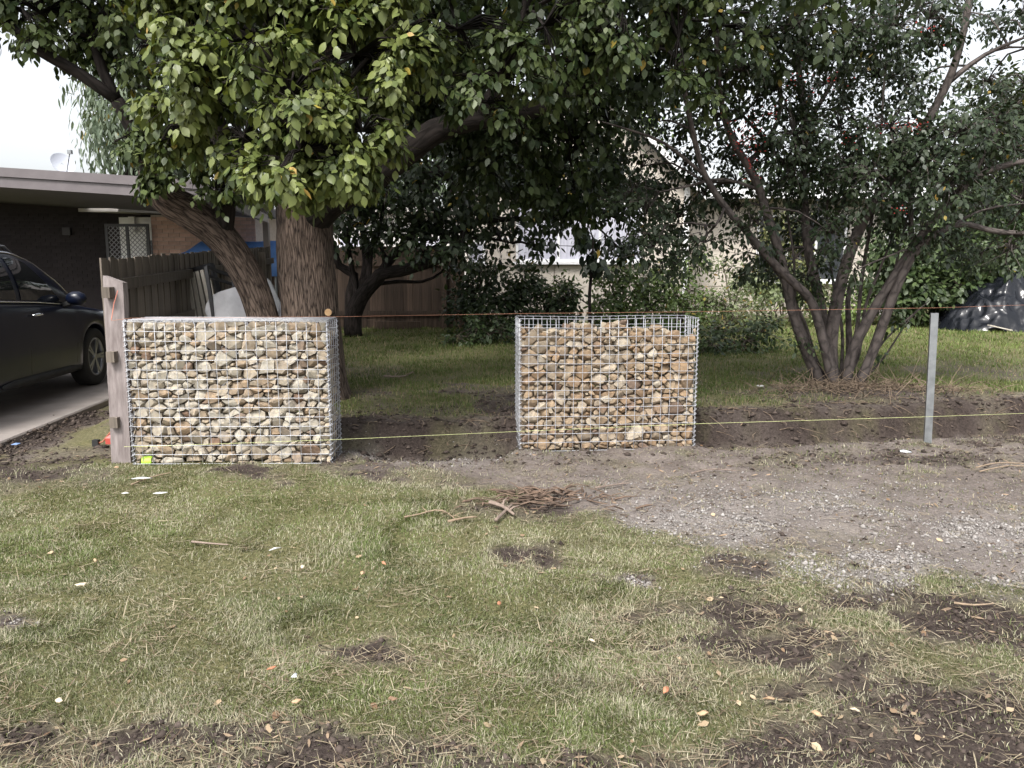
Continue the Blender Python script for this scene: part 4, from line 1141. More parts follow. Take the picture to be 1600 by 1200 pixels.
    for i in cand:
        d = Vector(D1[i]); nn = Vector(N1[i]); nn = (nn - d * nn.dot(d)).normalized(); sd = nn.cross(d)
        lum = C1[i][1]; k = 9 if C1[i][0] > .3 else int(min(8, max(0, (lum - .075) / .011)))
        mt = Matrix((d, sd, nn)).transposed().to_4x4() @ Matrix.Diagonal((L1[i],) * 3 + (1,)); mt.translation = Vector(B1[i])
        o = bpy.data.objects.new('leaf', protos[k]); o.matrix_basis = mt; link(o, t)
big_tree()

# --- the multi-stemmed berry tree on the right
def berry_tree():
    Yt = 8.66
    base = P(1308, 608, Yt); base.z = hz(base.x, base.y)
    t = thing('berry_tree', 'many stemmed smooth grey tree with small leaves and red berries on right', 'tree', base)
    gz = base.z - .05
    def st(l, r, dy=0):
        pts = [P(a, b_, Yt + dy + c) for a, b_, c in l]; pts[0].z = gz
        return (pts, [.74 * r * (1 - .6 * i / (len(l) - 1)) for i in range(len(l))])
    stems = [st([(1288, 612, -.05), (1262, 555, -.1), (1240, 490, -.15), (1226, 430, -.2), (1210, 370, -.25), (1195, 325, -.3), (1187, 297, -.3), (1168, 258, -.35), (1143, 215, -.4), (1125, 150, -.4), (1120, 60, -.5), (1110, -80, -.5)], .085),
             st([(1303, 612, -.2), (1288, 540, -.25), (1268, 472, -.3), (1236, 438, -.4), (1200, 402, -.5), (1172, 368, -.55), (1132, 322, -.6), (1102, 275, -.65), (1088, 230, -.7), (1075, 170, -.8), (1060, 90, -.9)], .07),
             st([(1306, 612, .1), (1290, 520, .15), (1274, 440, .2), (1262, 385, .2), (1256, 300, .3), (1258, 200, .3), (1248, 100, .4), (1250, -60, .5)], .09),
             st([(1300, 612, -.1), (1299, 530, -.1), (1310, 460, -.12), (1330, 390, -.15), (1356, 330, -.2), (1388, 285, -.2), (1440, 205, -.3), (1480, 130, -.3), (1503, 60, -.4), (1530, -80, -.4)], .10),
             st([(1320, 612, -.1), (1332, 550, -.15), (1356, 500, -.2), (1392, 440, -.25), (1424, 390, -.3), (1470, 330, -.4), (1520, 280, -.5), (1580, 256, -.6), (1660, 245, -.7)], .085),
             st([(1338, 612, -.15), (1366, 545, -.2), (1396, 462, -.3), (1426, 400, -.35), (1452, 374, -.4), (1500, 350, -.45), (1560, 362, -.5), (1650, 366, -.6)], .075),
             st([(1326, 612, .3), (1327, 540, .3), (1325, 470, .3), (1331, 430, .3)], .062),
             st([(1318, 612, .2), (1338, 520, .2), (1346, 440, .2), (1362, 340, .2), (1372, 270, .2), (1380, 150, .3), (1390, 20, .4)], .035),
             st([(1345, 612, 0), (1372, 545, -.1), (1405, 510, -.1), (1442, 478, -.2)], .02),
             st([(1290, 612, 0), (1262, 530, 0), (1244, 475, .1), (1240, 400, .1), (1230, 330, .2), (1225, 240, .2)], .028),
             st([(1296, 612, .1), (1275, 560, .1), (1256, 500, 0), (1222, 440, 0), (1190, 400, 0), (1160, 395, 0)], .026), st([(1330, 612, .1), (1350, 570, .1), (1372, 510, .1), (1386, 470, .1), (1420, 330, .1), (1450, 230, .1)], .03), st([(1312, 612, .3), (1316, 520, .3), (1300, 430, .3), (1292, 340, .3), (1300, 240, .3)], .028), st([(1285, 612, .2), (1270, 575, .2), (1252, 540, .2), (1236, 470, .3), (1225, 420, .3)], .018), st([(1340, 612, .2), (1380, 560, .2), (1420, 500, .2), (1452, 470, .2)], .018), st([(1310, 612, 0), (1340, 560, .1), (1352, 480, .1), (1375, 420, .1), (1400, 350, .1), (1410, 260, .2)], .03)]
    for s in stems:
        m = MB(); p, r = smooth_path(s[0], s[1], .09); m.tube(p, r, 14, True, .05, random.random() * 9); m.build('stem', M['bark_smooth'], t, True)
    def br(l, r): return ([P(a, b_, Yt + c) for a, b_, c in l], [r * (1 - .7 * i / (len(l) - 1)) for i in range(len(l))])
    limbs = [br([(1424, 392, -.3), (1422, 310, -.3), (1413, 262, -.3), (1420, 180, -.3)], .03), br([(1388, 285, -.2), (1460, 245, -.2), (1530, 235, -.2), (1610, 225, -.3)], .035),
             br([(1480, 130, -.3), (1540, 85, -.3), (1610, 55, -.3)], .035), br([(1470, 140, -.3), (1550, 80, -.2), (1620, 74, -.2)], .022), br([(1256, 300, .3), (1200, 225, .2), (1160, 180, .2), (1100, 120, 0)], .03),
             br([(1187, 297, -.3), (1130, 280, -.4), (1070, 292, -.6), (1030, 300, -.7)], .02), br([(1132, 322, -.6), (1118, 352, -.7), (1080, 348, -.8), (1040, 352, -.9)], .016), br([(1102, 275, -.65), (1040, 225, -.8), (990, 205, -.9), (940, 190, -.9)], .02),
             br([(1258, 200, .3), (1300, 130, .3), (1340, 60, .3), (1330, -40, .3)], .03), br([(1168, 258, -.35), (1215, 190, -.3), (1215, 100, -.3), (1190, 20, -.3)], .03), br([(1262, 385, .2), (1330, 300, .3), (1345, 220, .4), (1310, 140, .4)], .028),
             br([(1520, 280, -.5), (1560, 200, -.5), (1600, 150, -.5)], .025), br([(1452, 374, -.4), (1530, 330, -.4), (1600, 318, -.4)], .02), br([(1325, 40, .1), (1345, 30, .1), (1370, 75, .1), (1362, 5, .1), (1330, -20, .1)], .02)]
    o, nodes = limb_part('limbs', limbs, M['bark_smooth'], t, 7, .03)
    for s in stems[:6]: nodes += smooth_path(s[0], s[1], .2)[0][10:]
    bl = []
    def Bq(px, py, Y, r, n): p = P(px, py, Y); bl.append(((p.x, p.y, p.z), (r, r, r * .8), n))
    r2 = random.Random(4)
    for px, py, r, n in [(1190, 60, .5, 34), (1250, 40, .45, 34), (1320, 60, .5, 36), (1400, 40, .5, 34), (1450, 30, .4, 22), (1210, 140, .45, 34), (1290, 130, .5, 40), (1370, 120, .5, 40), (1430, 130, .35, 22), (1240, 210, .42, 30), (1310, 200, .45, 32), (1390, 200, .45, 36), (1440, 250, .4, 30), (1500, 210, .42, 34),
                         (1560, 190, .42, 34), (1600, 130, .35, 22), (1540, 130, .3, 16), (1590, 240, .45, 34), (1540, 270, .4, 28), (1160, 110, .38, 24), (1120, 190, .3, 14), (1100, 100, .36, 20), (1070, 260, .28, 14), (1130, 250, .3, 14), (1040, 300, .25, 14), (1010, 330, .24, 14), (1075, 200, .25, 9),
                         (1290, 280, .36, 22), (1220, 290, .26, 13), (1360, 280, .36, 22), (1420, 320, .3, 14), (1480, 290, .36, 24), (1330, 350, .22, 8), (1245, 360, .2, 7), (1390, 350, .22, 10), (1600, 20, .3, 10), (1560, 40, .2, 5), (1165, 425, .16, 7), (1200, 425, .16, 7), (1500, 20, .3, 10), (1600, 310, .35, 20), (1540, 330, .3, 14), (1005, 260, .25, 10), (1260, 440, .17, 6), (1340, 420, .16, 5), (1030, 190, .2, 5), (1060, 340, .3, 16), (1100, 380, .25, 12), (1020, 390, .25, 12), (1150, 330, .22, 8), (1180, 390, .2, 8), (1230, 420, .2, 8), (1050, 420, .2, 8), (990, 300, .3, 14), (1280, 330, .25, 8), (1440, 360, .25, 10), (1480, 380, .25, 10), (1580, 390, .3, 14), (1530, 400, .25, 8), (1240, 255, .35, 20), (1320, 255, .35, 20), (1150, 285, .3, 14), (1195, 240, .3, 14), (1100, 305, .25, 12), (1235, 335, .3, 14), (1300, 365, .28, 12), (1185, 350, .22, 8), (1375, 310, .3, 14), (1420, 270, .3, 14), (1280, 400, .2, 7)]:
        Bq(px, py, Yt + r2.uniform(-.9, 1.0), r, int(n * 1.5))
    for _ in range(13):
        bl.append(((r2.uniform(1.8, 5.0), r2.uniform(7.6, 10.6), r2.uniform(3.9, 5.6)), (.6, .6, .5), 22))
    Ba, Da, Na, La, Ca, tw = make_sprays(bl, 18, .26, .55, .062, ((.018, .032, .014), (.05, .07, .034)), .004)
    leaf_mesh('crown', Ba, Da, Na, La, Ca, M['leaf'], t, OVAL)
    twigs_part(tw, bl, nodes, M['bark_smooth'], t, .003, .014)
    # leaves low on the suckers
    low = []
    for px, py, r, n in [(1262, 545, .1, 5), (1405, 500, .12, 5), (1290, 470, .1, 4), (1370, 560, .08, 4), (1240, 530, .08, 4)]:
        p = P(px, py, Yt - .2); low.append(((p.x, p.y, p.z), (r, r, r), n))
    Ba, Da, Na, La, Ca, tw = make_sprays(low, 9, .16, .6, .06, ((.022, .04, .016), (.07, .095, .04)))
    leaf_mesh('sucker_leaves', Ba, Da, Na, La, Ca, M['leaf'], t, OVAL)
    # red berry clusters
    V = []; 
    for px, py, n, sx, sy in [(1165, 210, 70, 16, 14), (1172, 245, 45, 8, 18), (1420, 195, 40, 22, 6), (1290, 130, 16, 20, 14), (1206, 177, 12, 6, 6), (1445, 45, 12, 14, 8), (1330, 215, 10, 10, 8), (1240, 125, 12, 20, 12), (1410, 330, 8, 8, 8)]:
        for _ in range(n):
            V.append(P(px + r2.gauss(0, sx), py + r2.gauss(0, sy), Yt - 1.25 + r2.gauss(0, .06)))
    V = np.array(V)
    Cb = lerp((.36, .02, .02), (.55, .05, .04), rng.random(len(V)))
    o = pebble_mesh('berries', V[:, 0], V[:, 1], V[:, 2], rng.uniform(.007, .012, len(V)), Cb, attr_mat('berry', .35, 0, .5)); o.parent = t; o.matrix_parent_inverse = Matrix.Translation(-Vector(t.location))
berry_tree()

# --- dark twisted tree by the back fence
def twisted_tree():
    Yt = 14.6
    base = P(548, 524, Yt); base.z = hz(base.x, base.y)
    t = thing('twisted_tree', 'dark twisted many limbed tree in shade before the brown back fence', 'tree', base)
    def st(l, r, e=.35): return ([P(a, b_, Yt + c) for a, b_, c in l], [.66 * r * (1 - (1 - e) * i / (len(l) - 1)) for i in range(len(l))])
    L = [st([(553, 526, 0), (552, 495, 0), (566, 462, -.1), (590, 436, -.2), (598, 428, -.25), (640, 420, -.3), (690, 402, -.4), (722, 374, -.5), (735, 350, -.6), (780, 343, -.7), (850, 342, -.8)], .26, .2),
         st([(590, 440, -.2), (606, 410, -.1), (632, 380, 0), (652, 352, 0), (660, 310, .1), (664, 280, .1), (652, 240, .2), (645, 200, .2)], .15, .2), st([(652, 365, 0), (690, 345, 0), (705, 300, -.1), (700, 260, -.1), (720, 220, 0)], .09, .3),
         st([(548, 500, .2), (548, 460, .2), (553, 430, .3), (530, 415, .3), (520, 385, .3), (512, 350, .4), (500, 300, .4)], .17, .3), st([(556, 470, .3), (572, 420, .3), (568, 370, .4), (560, 310, .5), (570, 250, .5)], .14, .3), st([(575, 440, .2), (582, 380, .4), (600, 330, .4), (610, 270, .5)], .10, .3),
         st([(566, 330, .5), (540, 300, .5), (520, 270, .5)], .06, .4), st([(661, 300, .1), (640, 270, .1), (620, 230, .2)], .05, .4), st([(664, 280, .1), (690, 250, .1), (720, 225, .1), (760, 215, .1)], .05, .4), st([(735, 350, -.6), (725, 320, -.6), (720, 290, -.5)], .06, .5), st([(600, 420, 0), (598, 395, 0), (592, 375, 0)], .05, .5),
         st([(560, 480, .1), (552, 430, .2), (544, 380, .2), (548, 330, .2), (535, 280, .2)], .09, .4), st([(585, 445, -.1), (620, 440, 0), (660, 440, .1), (690, 425, .1), (705, 400, .2)], .06, .4), st([(606, 410, -.1), (590, 370, 0), (596, 330, 0), (580, 280, .1)], .06, .4), st([(640, 420, -.3), (660, 395, -.3), (700, 372, -.3), (712, 340, -.3)], .05, .4), st([(722, 374, -.5), (760, 372, -.5), (800, 380, -.6)], .05, .4)]
    for s in L:
        m = MB(); p, r = smooth_path(s[0], s[1], .15); m.tube(p, r, 10, True, .12, random.random() * 9); m.build('limb', M['bark_dark'], t, True)
    nodes = []
    for s in L: nodes += smooth_path(s[0], s[1], .3)[0][3:]
    bl = []
    r2 = random.Random(9)
    for px, py, r, n in [(540, 280, .8, 40), (600, 330, .6, 26), (700, 280, .9, 60), (760, 250, .9, 60), (820, 295, .75, 56), (760, 340, .6, 36), (880, 305, .75, 56), (900, 280, .8, 50), (680, 340, .5, 22), (620, 370, .45, 16), (720, 390, .35, 14), (965, 315, .5, 30), (955, 262, .4, 18), (1005, 300, .45, 20), (775, 368, .35, 16), (940, 270, .6, 30), (640, 240, .7, 24), (520, 330, .4, 12), (830, 230, .9, 50), (970, 390, .35, 18), (1020, 370, .4, 16), (540, 370, .4, 16), (590, 290, .8, 40), (660, 320, .7, 34), (505, 290, .7, 26), (640, 380, .4, 14), (690, 360, .45, 18), (560, 350, .5, 20), (835, 385, .22, 8)]:
        p = P(px, py, Yt + r2.uniform(-1.6, .8)); bl.append(((p.x, p.y, p.z), (r, r, r * .7), n))
    for _ in range(12): bl.append(((r2.uniform(-4.5, 2.5), r2.uniform(12.5, 16.5), r2.uniform(4.3, 6)), (1.1, 1.1, .8), 50))
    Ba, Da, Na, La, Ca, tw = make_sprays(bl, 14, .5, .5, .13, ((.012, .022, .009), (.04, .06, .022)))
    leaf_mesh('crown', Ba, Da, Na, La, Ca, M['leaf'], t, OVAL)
    twigs_part(tw, bl, nodes, M['bark_dark'], t, .006, .03, .6)
twisted_tree()

# --- sapling with big drooping leaves
def sapling():
    Y = 12.5
    b0 = P(923, 498, Y); b0.z = hz(b0.x, b0.y)
    t = thing('sapling', 'thin dark sapling with big drooping leaves before white window', 'sapling', b0)
    m = MB(); m.tube([b0, P(921, 460, Y), P(925, 415, Y), P(927, 375, Y), P(918, 345, Y)], [.03, .026, .022, .014, .006], 8); m.build('trunk', M['bark_dark'], t, True)
    bl = []
    for px, py, r, n in [(915, 375, .18, 7), (935, 395, .18, 7), (905, 365, .12, 4), (925, 410, .12, 5), (945, 375, .14, 4), (860, 385, .1, 3)]:
        p = P(px, py, Y); bl.append(((p.x, p.y, p.z), (r, r, r), n))
    Ba, Da, Na, La, Ca, tw = make_sprays(bl, 7, .25, 1.3, .15, ((.012, .022, .012), (.04, .06, .03)))
    leaf_mesh('crown', Ba, Da, Na, La, Ca, M['leaf'], t)
    twigs_part(tw, bl, [P(921, 400, Y), P(925, 380, Y)], M['bark_dark'], t, .004, .008)
sapling()

# --- shrubs, hedge and far trees
def bush(name, label, cat, foot, blobs, nleaf, spread, droop, size, pal, group=None, shape=OVAL, stem=.02, frac=.5, mat='leaf', yellow=0.0):
    foot = Vector(foot); foot.z = hz(foot.x, foot.y)
    t = thing(name, label, cat, foot, group)
    bl = []
    for px, py, Y, r, n in blobs:
        p = P(px, py, Y); bl.append(((p.x, p.y, max(p.z, foot.z + .1)), (r, r, r * .85), int(n * 1.5) if group == SH else n))
    Ba, Da, Na, La, Ca, tw = make_sprays(bl, nleaf, spread, droop, size, pal, yellow)
    Ba[:, 2] = np.maximum(Ba[:, 2], foot.z + .01)
    leaf_mesh('foliage', Ba, Da, Na, La, Ca, M[mat], t, shape)
    m = MB()
    for c, r, n in bl:
        c = Vector(c); a = foot + Vector((random.uniform(-.15, .15), random.uniform(-.1, .1), -.03)); mid = (a + c) / 2 + Vector((0, 0, .1))
        p, rr = smooth_path([a, mid, c], [stem, stem * .8, stem * .4], .25); m.tube(p, rr, 5, False)
    for a, b_, c in tw:
        if random.random() < frac: m.tube([Vector(c), (Vector(a) + Vector(c)) / 2 + Vector((0, 0, .04)), Vector(b_)], [.006, .005, .003], 3, False)
    m.build('stems', M['twig'], t, True)
    return t
dk = ((.018, .034, .012), (.055, .085, .028)); gn = ((.065, .105, .03), (.19, .26, .08)); gy_ = ((.08, .105, .045), (.2, .24, .11))
SH = 'leafy shrubs along the cream house wall'
bush('leafy_shrub', 'tall loose shrub at the end of the brown fence', 'shrub', P(745, 500, 15.6), [(740, 470, 15.6, .5, 36), (735, 430, 15.7, .4, 22), (770, 480, 15.4, .5, 36), (750, 400, 15.7, .3, 10), (775, 420, 15.6, .3, 12), (730, 500, 15.3, .4, 26)], 11, .4, .5, .12, dk, SH)
bush('leafy_shrub', 'dense dark shrub below left end of white window', 'shrub', P(830, 500, 15.8), [(800, 490, 15.5, .5, 46), (840, 470, 15.7, .5, 46), (820, 430, 15.9, .35, 22), (860, 500, 15.4, .5, 40), (880, 470, 15.7, .4, 34), (800, 455, 15.9, .25, 10)], 11, .35, .4, .11, dk, SH)
bush('leafy_shrub', 'green shrub right of the thin sapling under the window', 'shrub', P(970, 500, 15.6), [(950, 480, 15.6, .4, 36), (985, 460, 15.8, .4, 36), (965, 500, 15.3, .45, 36), (1010, 490, 15.4, .4, 34), (980, 425, 16, .25, 12), (950, 435, 16, .3, 18), (1000, 440, 16, .35, 22), (880, 450, 15.9, .3, 18)], 11, .33, .4, .10, ((.05, .085, .025), (.155, .215, .065)), SH)
bush('leafy_shrub', 'bright green shrub before the white corner board of house', 'shrub', P(1060, 505, 15.4), [(1040, 470, 15.6, .4, 34), (1075, 460, 15.6, .4, 34), (1060, 495, 15.2, .45, 36), (1100, 480, 15.4, .4, 32), (1050, 425, 15.8, .28, 14), (1085, 415, 15.8, .35, 22), (1030, 430, 15.9, .3, 18)], 11, .33, .4, .09, gn, SH, yellow=.02)
bush('leafy_shrub', 'yellowish spiky shrub between the house corner and multi stemmed tree', 'shrub', P(1140, 500, 15.2), [(1130, 470, 15.4, .38, 30), (1165, 480, 15.3, .4, 32), (1140, 505, 14.9, .4, 32), (1190, 500, 15, .36, 26), (1130, 415, 15.8, .28, 12), (1165, 430, 15.8, .24, 10)], 11, .35, .1, .11, gy_, SH, NARROW, yellow=.03)
bush('leafy_shrub', 'dark low shrub leaning over lawn right of the middle cage', 'shrub', P(1150, 545, 12.2), [(1120, 530, 12.2, .3, 26), (1160, 540, 12, .3, 22), (1190, 520, 12.2, .3, 20), (1110, 560, 11.8, .2, 10)], 11, .28, .4, .08, dk, SH)
bush('leafy_shrub', 'round yellow green shrub under the dark window of side wing', 'shrub', P(1230, 470, 18.4), [(1225, 360, 18.4, .5, 40), (1245, 400, 18.2, .5, 40), (1210, 430, 18, .5, 36), (1255, 450, 18, .4, 30), (1290, 470, 17.8, .4, 26)], 11, .4, .3, .10, ((.07, .085, .03), (.19, .2, .075)), SH)
bush('leafy_shrub', 'pale grey green bush low against side wing between shrubs and tree stems', 'shrub', P(1200, 470, 17), [(1185, 455, 17, .4, 22), (1225, 465, 16.9, .4, 22), (1270, 470, 16.9, .36, 20), (1165, 440, 17, .36, 18), (1250, 435, 17, .3, 12)], 11, .35, .3, .10, gy_, SH)
bush('leafy_shrub', 'low green clump growing at foot of side wing wall', 'shrub', P(1350, 480, 17.8), [(1345, 450, 17.8, .3, 22), (1360, 470, 17.6, .35, 24), (1330, 480, 17.4, .3, 20)], 11, .3, .3, .10, gn, SH)
bush('leafy_shrub', 'dark shaded shrub behind the left edge of middle cage', 'shrub', P(740, 530, 13.4), [(745, 515, 13.4, .35, 26), (720, 530, 13.2, .25, 14), (780, 520, 13.4, .35, 24)], 11, .3, .4, .09, dk, SH)
# hedge right
hb = []
r3 = random.Random(2)
for k in range(34): hb.append((r3.uniform(1395, 1700), r3.uniform(290, 470), r3.uniform(17.4, 19.5), .75, 50))
for k in range(10): hb.append((r3.uniform(1400, 1560), r3.uniform(380, 470), 17.0, .5, 40))
bush('hedge_bush', 'wide dark green hedge bush behind the black plastic heap', 'bush', P(1500, 480, 18.6), hb, 11, .42, .4, .15, ((.025, .045, .016), (.085, .12, .045)), None, OVAL, .04, .25)
hb = []
for k in range(14): hb.append((r3.uniform(1560, 1760), r3.uniform(440, 500), r3.uniform(17, 18), .5, 34))
bush('dark_shrub', 'low dark shrub at right edge beyond the black plastic', 'shrub', P(1640, 500, 17.6), hb, 11, .38, .4, .12, dk, None, OVAL, .03, .25)
# far trees
def far_tree(label, px, py0, Y, blobs, size, pal, shape, droop, group):
    b0 = P(px, py0, Y); b0.z = hz(b0.x, b0.y)
    t = thing('far_tree', label, 'tree', b0, group)
    top = P(blobs[0][0], blobs[0][1], Y)
    m = MB(); p, r = smooth_path([b0, (b0 + top) / 2 + Vector((.3, 0, 0)), top], [.28, .2, .06], .5); m.tube(p, r, 8); 
    bl = []
    for x, y, rr, n in blobs:
        c = P(x, y, Y + random.uniform(-rr, rr)); bl.append(((c.x, c.y, c.z), (rr, rr, rr * .8), n))
    for c, _, _ in bl:
        k = min(range(len(p)), key=lambda i: (p[i] - Vector(c)).length if p[i].z < c[2] else 99)
        m.tube([p[k], (p[k] + Vector(c)) / 2 + Vector((0, 0, .2)), c], [.09, .06, .02], 5, False)
    m.build('trunk', M['bark_dark'], t, True)
    Ba, Da, Na, La, Ca, tw = make_sprays(bl, 14, 1.1, droop, size, pal)
    leaf_mesh('crown', Ba, Da, Na, La, Ca, M['leaf'], t, shape)
FT = 'trees behind the houses'
eu = ((.07, .10, .06), (.17, .21, .14))
far_tree('drooping pale green gum tree rising behind the carport', 190, 330, 27, [(180, 60, 1.4, 40), (170, 120, 1.1, 40), (190, 160, 1.1, 36), (175, 205, .9, 34), (205, 225, 1.0, 34), (150, 150, .6, 14), (215, 100, 1.3, 36), (240, 180, 1.3, 34), (260, 250, 1.2, 30), (160, 190, .6, 12), (300, 130, 1.6, 40), (215, 265, .8, 18)], .32, eu, NARROW, 1.6, FT)
far_tree('dark leafy tree rising behind the twisted tree and fence', 620, 420, 30, [(620, 330, 1.6, 40), (690, 300, 1.8, 46), (560, 310, 1.5, 34), (740, 330, 1.6, 40), (650, 260, 1.5, 24), (790, 280, 1.8, 36)], .3, dk, OVAL, .4, FT)
far_tree('green tree standing behind the gabled house roof', 960, 420, 33, [(985, 205, 1.2, 30), (930, 150, 1.6, 30), (880, 220, 1.8, 30), (1000, 260, 1.0, 18)], .3, gn, OVAL, .4, FT)
far_tree('tall dark tree behind hedge at right edge of garden', 1560, 480, 24, [(1570, 160, 1.5, 44), (1500, 230, 1.5, 46), (1580, 260, 1.6, 46), (1640, 200, 1.6, 44), (1450, 280, 1.2, 30), (1540, 310, 1.5, 40), (1620, 330, 1.5, 40), (1470, 330, 1.2, 30), (1700, 280, 1.8, 40)], .24, ((.03, .05, .02), (.10, .13, .055)), OVAL, .4, FT)
far_tree('distant tree behind the side wing roof of cream house', 1330, 430, 34, [(1330, 250, 1.4, 24), (1260, 270, 1.2, 18), (1400, 240, 1.6, 26), (1200, 290, 1.2, 16)], .3, dk, OVAL, .4, FT)
far_tree('distant bushy tree left of the pale house', 470, 430, 34, [(460, 330, 1.6, 24), (520, 300, 1.8, 24), (410, 350, 1.5, 20)], .3, ((.04, .06, .02), (.12, .15, .06)), OVAL, .4, FT)

# ------------------------------------------------------------------ the dark car
M['car'] = None
cm, nt, b, _ = new_mat('navy_car_paint')
b.inputs['Base Color'].default_value = (.004, .007, .02, 1); b.inputs['Roughness'].default_value = .28; b.inputs['Specular IOR Level'].default_value = .35; b.inputs['Coat Weight'].default_value = .15; b.inputs['Coat Roughness'].default_value = .05
nz_ = noise_n(nt, coords(nt), 3, 4); rr_ = nt.nodes.new('ShaderNodeMapRange'); rr_.inputs['To Min'].default_value = .22; rr_.inputs['To Max'].default_value = .42; nt.links.new(nz_, rr_.inputs['Value']); nt.links.new(rr_.outputs[0], b.inputs['Roughness'])
M['car'] = cm
M['car_glass'] = pmat('car_glass', (.012, .014, .016), (.02, .022, .025), 2, .04, 0, spec=.6)
M['rubber'] = pmat('rubber', (.012, .012, .012), (.022, .022, .022), 12, .85, .1)
M['alloy'] = pmat('alloy', (.22, .23, .25), (.32, .33, .35), 8, .35, 0, metal=.8)
M['chrome'] = pmat('chrome', (.7, .72, .75), (.8, .82, .85), 8, .12, 0, metal=1)
M['lampglass'] = pmat('lamp_glass', (.5, .55, .6), (.7, .75, .8), 12, .08, 0)
def car():
    fw = Vector((-.09, 1, 0)).normalized(); rt = Vector((fw.y, -fw.x, 0))
    fwheel = G(154, 601, .03)
    Lc, ax = 4.62, 2.70; lf = 0.92; HWD = .92
    # origin: centre line under the front bumper; l runs backwards from the nose
    O = fwheel + fw * lf - rt * (HWD - .02); O.z = .03
    def W(l, y, z): return O - fw * l + rt * y + Vector((0, 0, z))
    t = thing('parked_car', 'dark navy family car parked nose in on the driveway', 'car', O)
    ll = sorted(set([round(x, 3) for x in np.linspace(0, Lc, 40)] + [round(lf + d, 3) for d in np.linspace(-.43, .43, 23)] + [round(lf + ax + d, 3) for d in np.linspace(-.43, .43, 23)]))
    def hw(l): return HWD * (1 - .22 * max(0, (.55 - l) / .55) ** 2 - .12 * max(0, (l - 4.0) / .62) ** 2)
    def belt(l): return float(np.interp(l, [0, .15, .5, 1.2, 2.2, 3.6, 4.3, 4.62], [.78, .86, .93, 1.02, 1.10, 1.17, 1.18, 1.1]))
    def top(l): return float(np.interp(l, [0, .12, .5, 1.25, 1.4, 4.4, 4.62], [.8, .92, 1.02, 1.13, 1.14, 1.2, 1.12]))
    def zb(l):
        z = float(np.interp(l, [0, .15, .5, 4.2, 4.62], [.34, .25, .24, .26, .42]))
        for c in (lf, lf + ax):
            if abs(l - c) < .415: z = max(z, .36 + math.sqrt(.415 ** 2 - (l - c) ** 2) * .99)
        return z
    vs = []; fr = [0, .04, .12, .3, .5, .68, .84, .94, 1.0]
    wd = [.955, .985, 1.0, 1.012, 1.015, 1.0, .985, .965, .93]
    k = 0; row = 2 * (len(fr) + 2)
    for l in ll:
        a, bz, tp, h = zb(l), belt(l), top(l), hw(l)
        half = [(0, a + .06 if a > .5 else a)] + [(h * w, a + (bz - a) * f) for f, w in zip(fr, wd)] + [(0, tp)]
        for y, z in half: vs.append(W(l, y, z))
        for y, z in reversed(half): vs.append(W(l, -y, z))
    fs = []
    for i in range(len(ll) - 1):
        for j in range(row):
            a = i * row + j; b_ = i * row + (j + 1) % row; fs.append((a, b_, b_ + row, a + row))
    fs.append(tuple(range(row))); e = (len(ll) - 1) * row; fs.append(tuple(e + j for j in range(row - 1, -1, -1)))
    mb = MB(); mb.add(vs, fs); body = mb.build('body', M['car'], t, True)
    # greenhouse
    def roofz(l): return float(np.interp(l, [1.15, 1.5, 1.95, 2.3, 3.0, 3.9, 4.3, 4.5], [1.06, 1.33, 1.58, 1.66, 1.69, 1.64, 1.5, 1.2]))
    def rhw(l): return float(np.interp(l, [1.15, 2.0, 2.6, 3.9, 4.5], [.80, .66, .645, .63, .74]))
    def Sg(l, f, off=0):
        y0, z0 = hw(l) * .93, belt(l) - .01; y1, z1 = rhw(l), roofz(l); g = f
        y = y0 + (y1 - y0) * g + .05 * math.sin(math.pi * g) * (1 if z1 - z0 > .2 else .2); return y + off, z0 + (z1 - z0) * g
    gl = list(np.linspace(1.15, 4.5, 34)); vs = []; fv = [0, .25, .5, .75, .92, 1]
    row = 2 * (len(fv) + 1)
    for l in gl:
        half = [Sg(l, f) for f in fv] + [(0, roofz(l) + .035)]
        for y, z in half: vs.append(W(l, y, z))
        for y, z in reversed(half): vs.append(W(l, -y, z))
    fs = [(i * row + j, i * row + j + 1, (i + 1) * row + j + 1, (i + 1) * row + j) for i in range(len(gl) - 1) for j in range(row - 1)]
    mb = MB(); mb.add(vs, fs); mb.build('cabin', M['car'], t, True)
    def glass(name, corner, sg, mat, off=.006):
        """corner: [(l,f) x4] bilinear patch on the cabin side"""
        m = MB(); n = 8; vv = []
        for i in range(n + 1):
            for j in range(n + 1):
                u, v = i / n, j / n
                l = (corner[0][0] * (1 - u) + corner[1][0] * u) * (1 - v) + (corner[3][0] * (1 - u) + corner[2][0] * u) * v
                f = (corner[0][1] * (1 - u) + corner[1][1] * u) * (1 - v) + (corner[3][1] * (1 - u) + corner[2][1] * u) * v
                y, z = Sg(l, f, off); vv.append(W(l, y * sg, z))
        ff = [(i * (n + 1) + j, (i + 1) * (n + 1) + j, (i + 1) * (n + 1) + j + 1, i * (n + 1) + j + 1) for i in range(n) for j in range(n)]
        m.add(vv, ff); return m.build(name, mat, t, True)
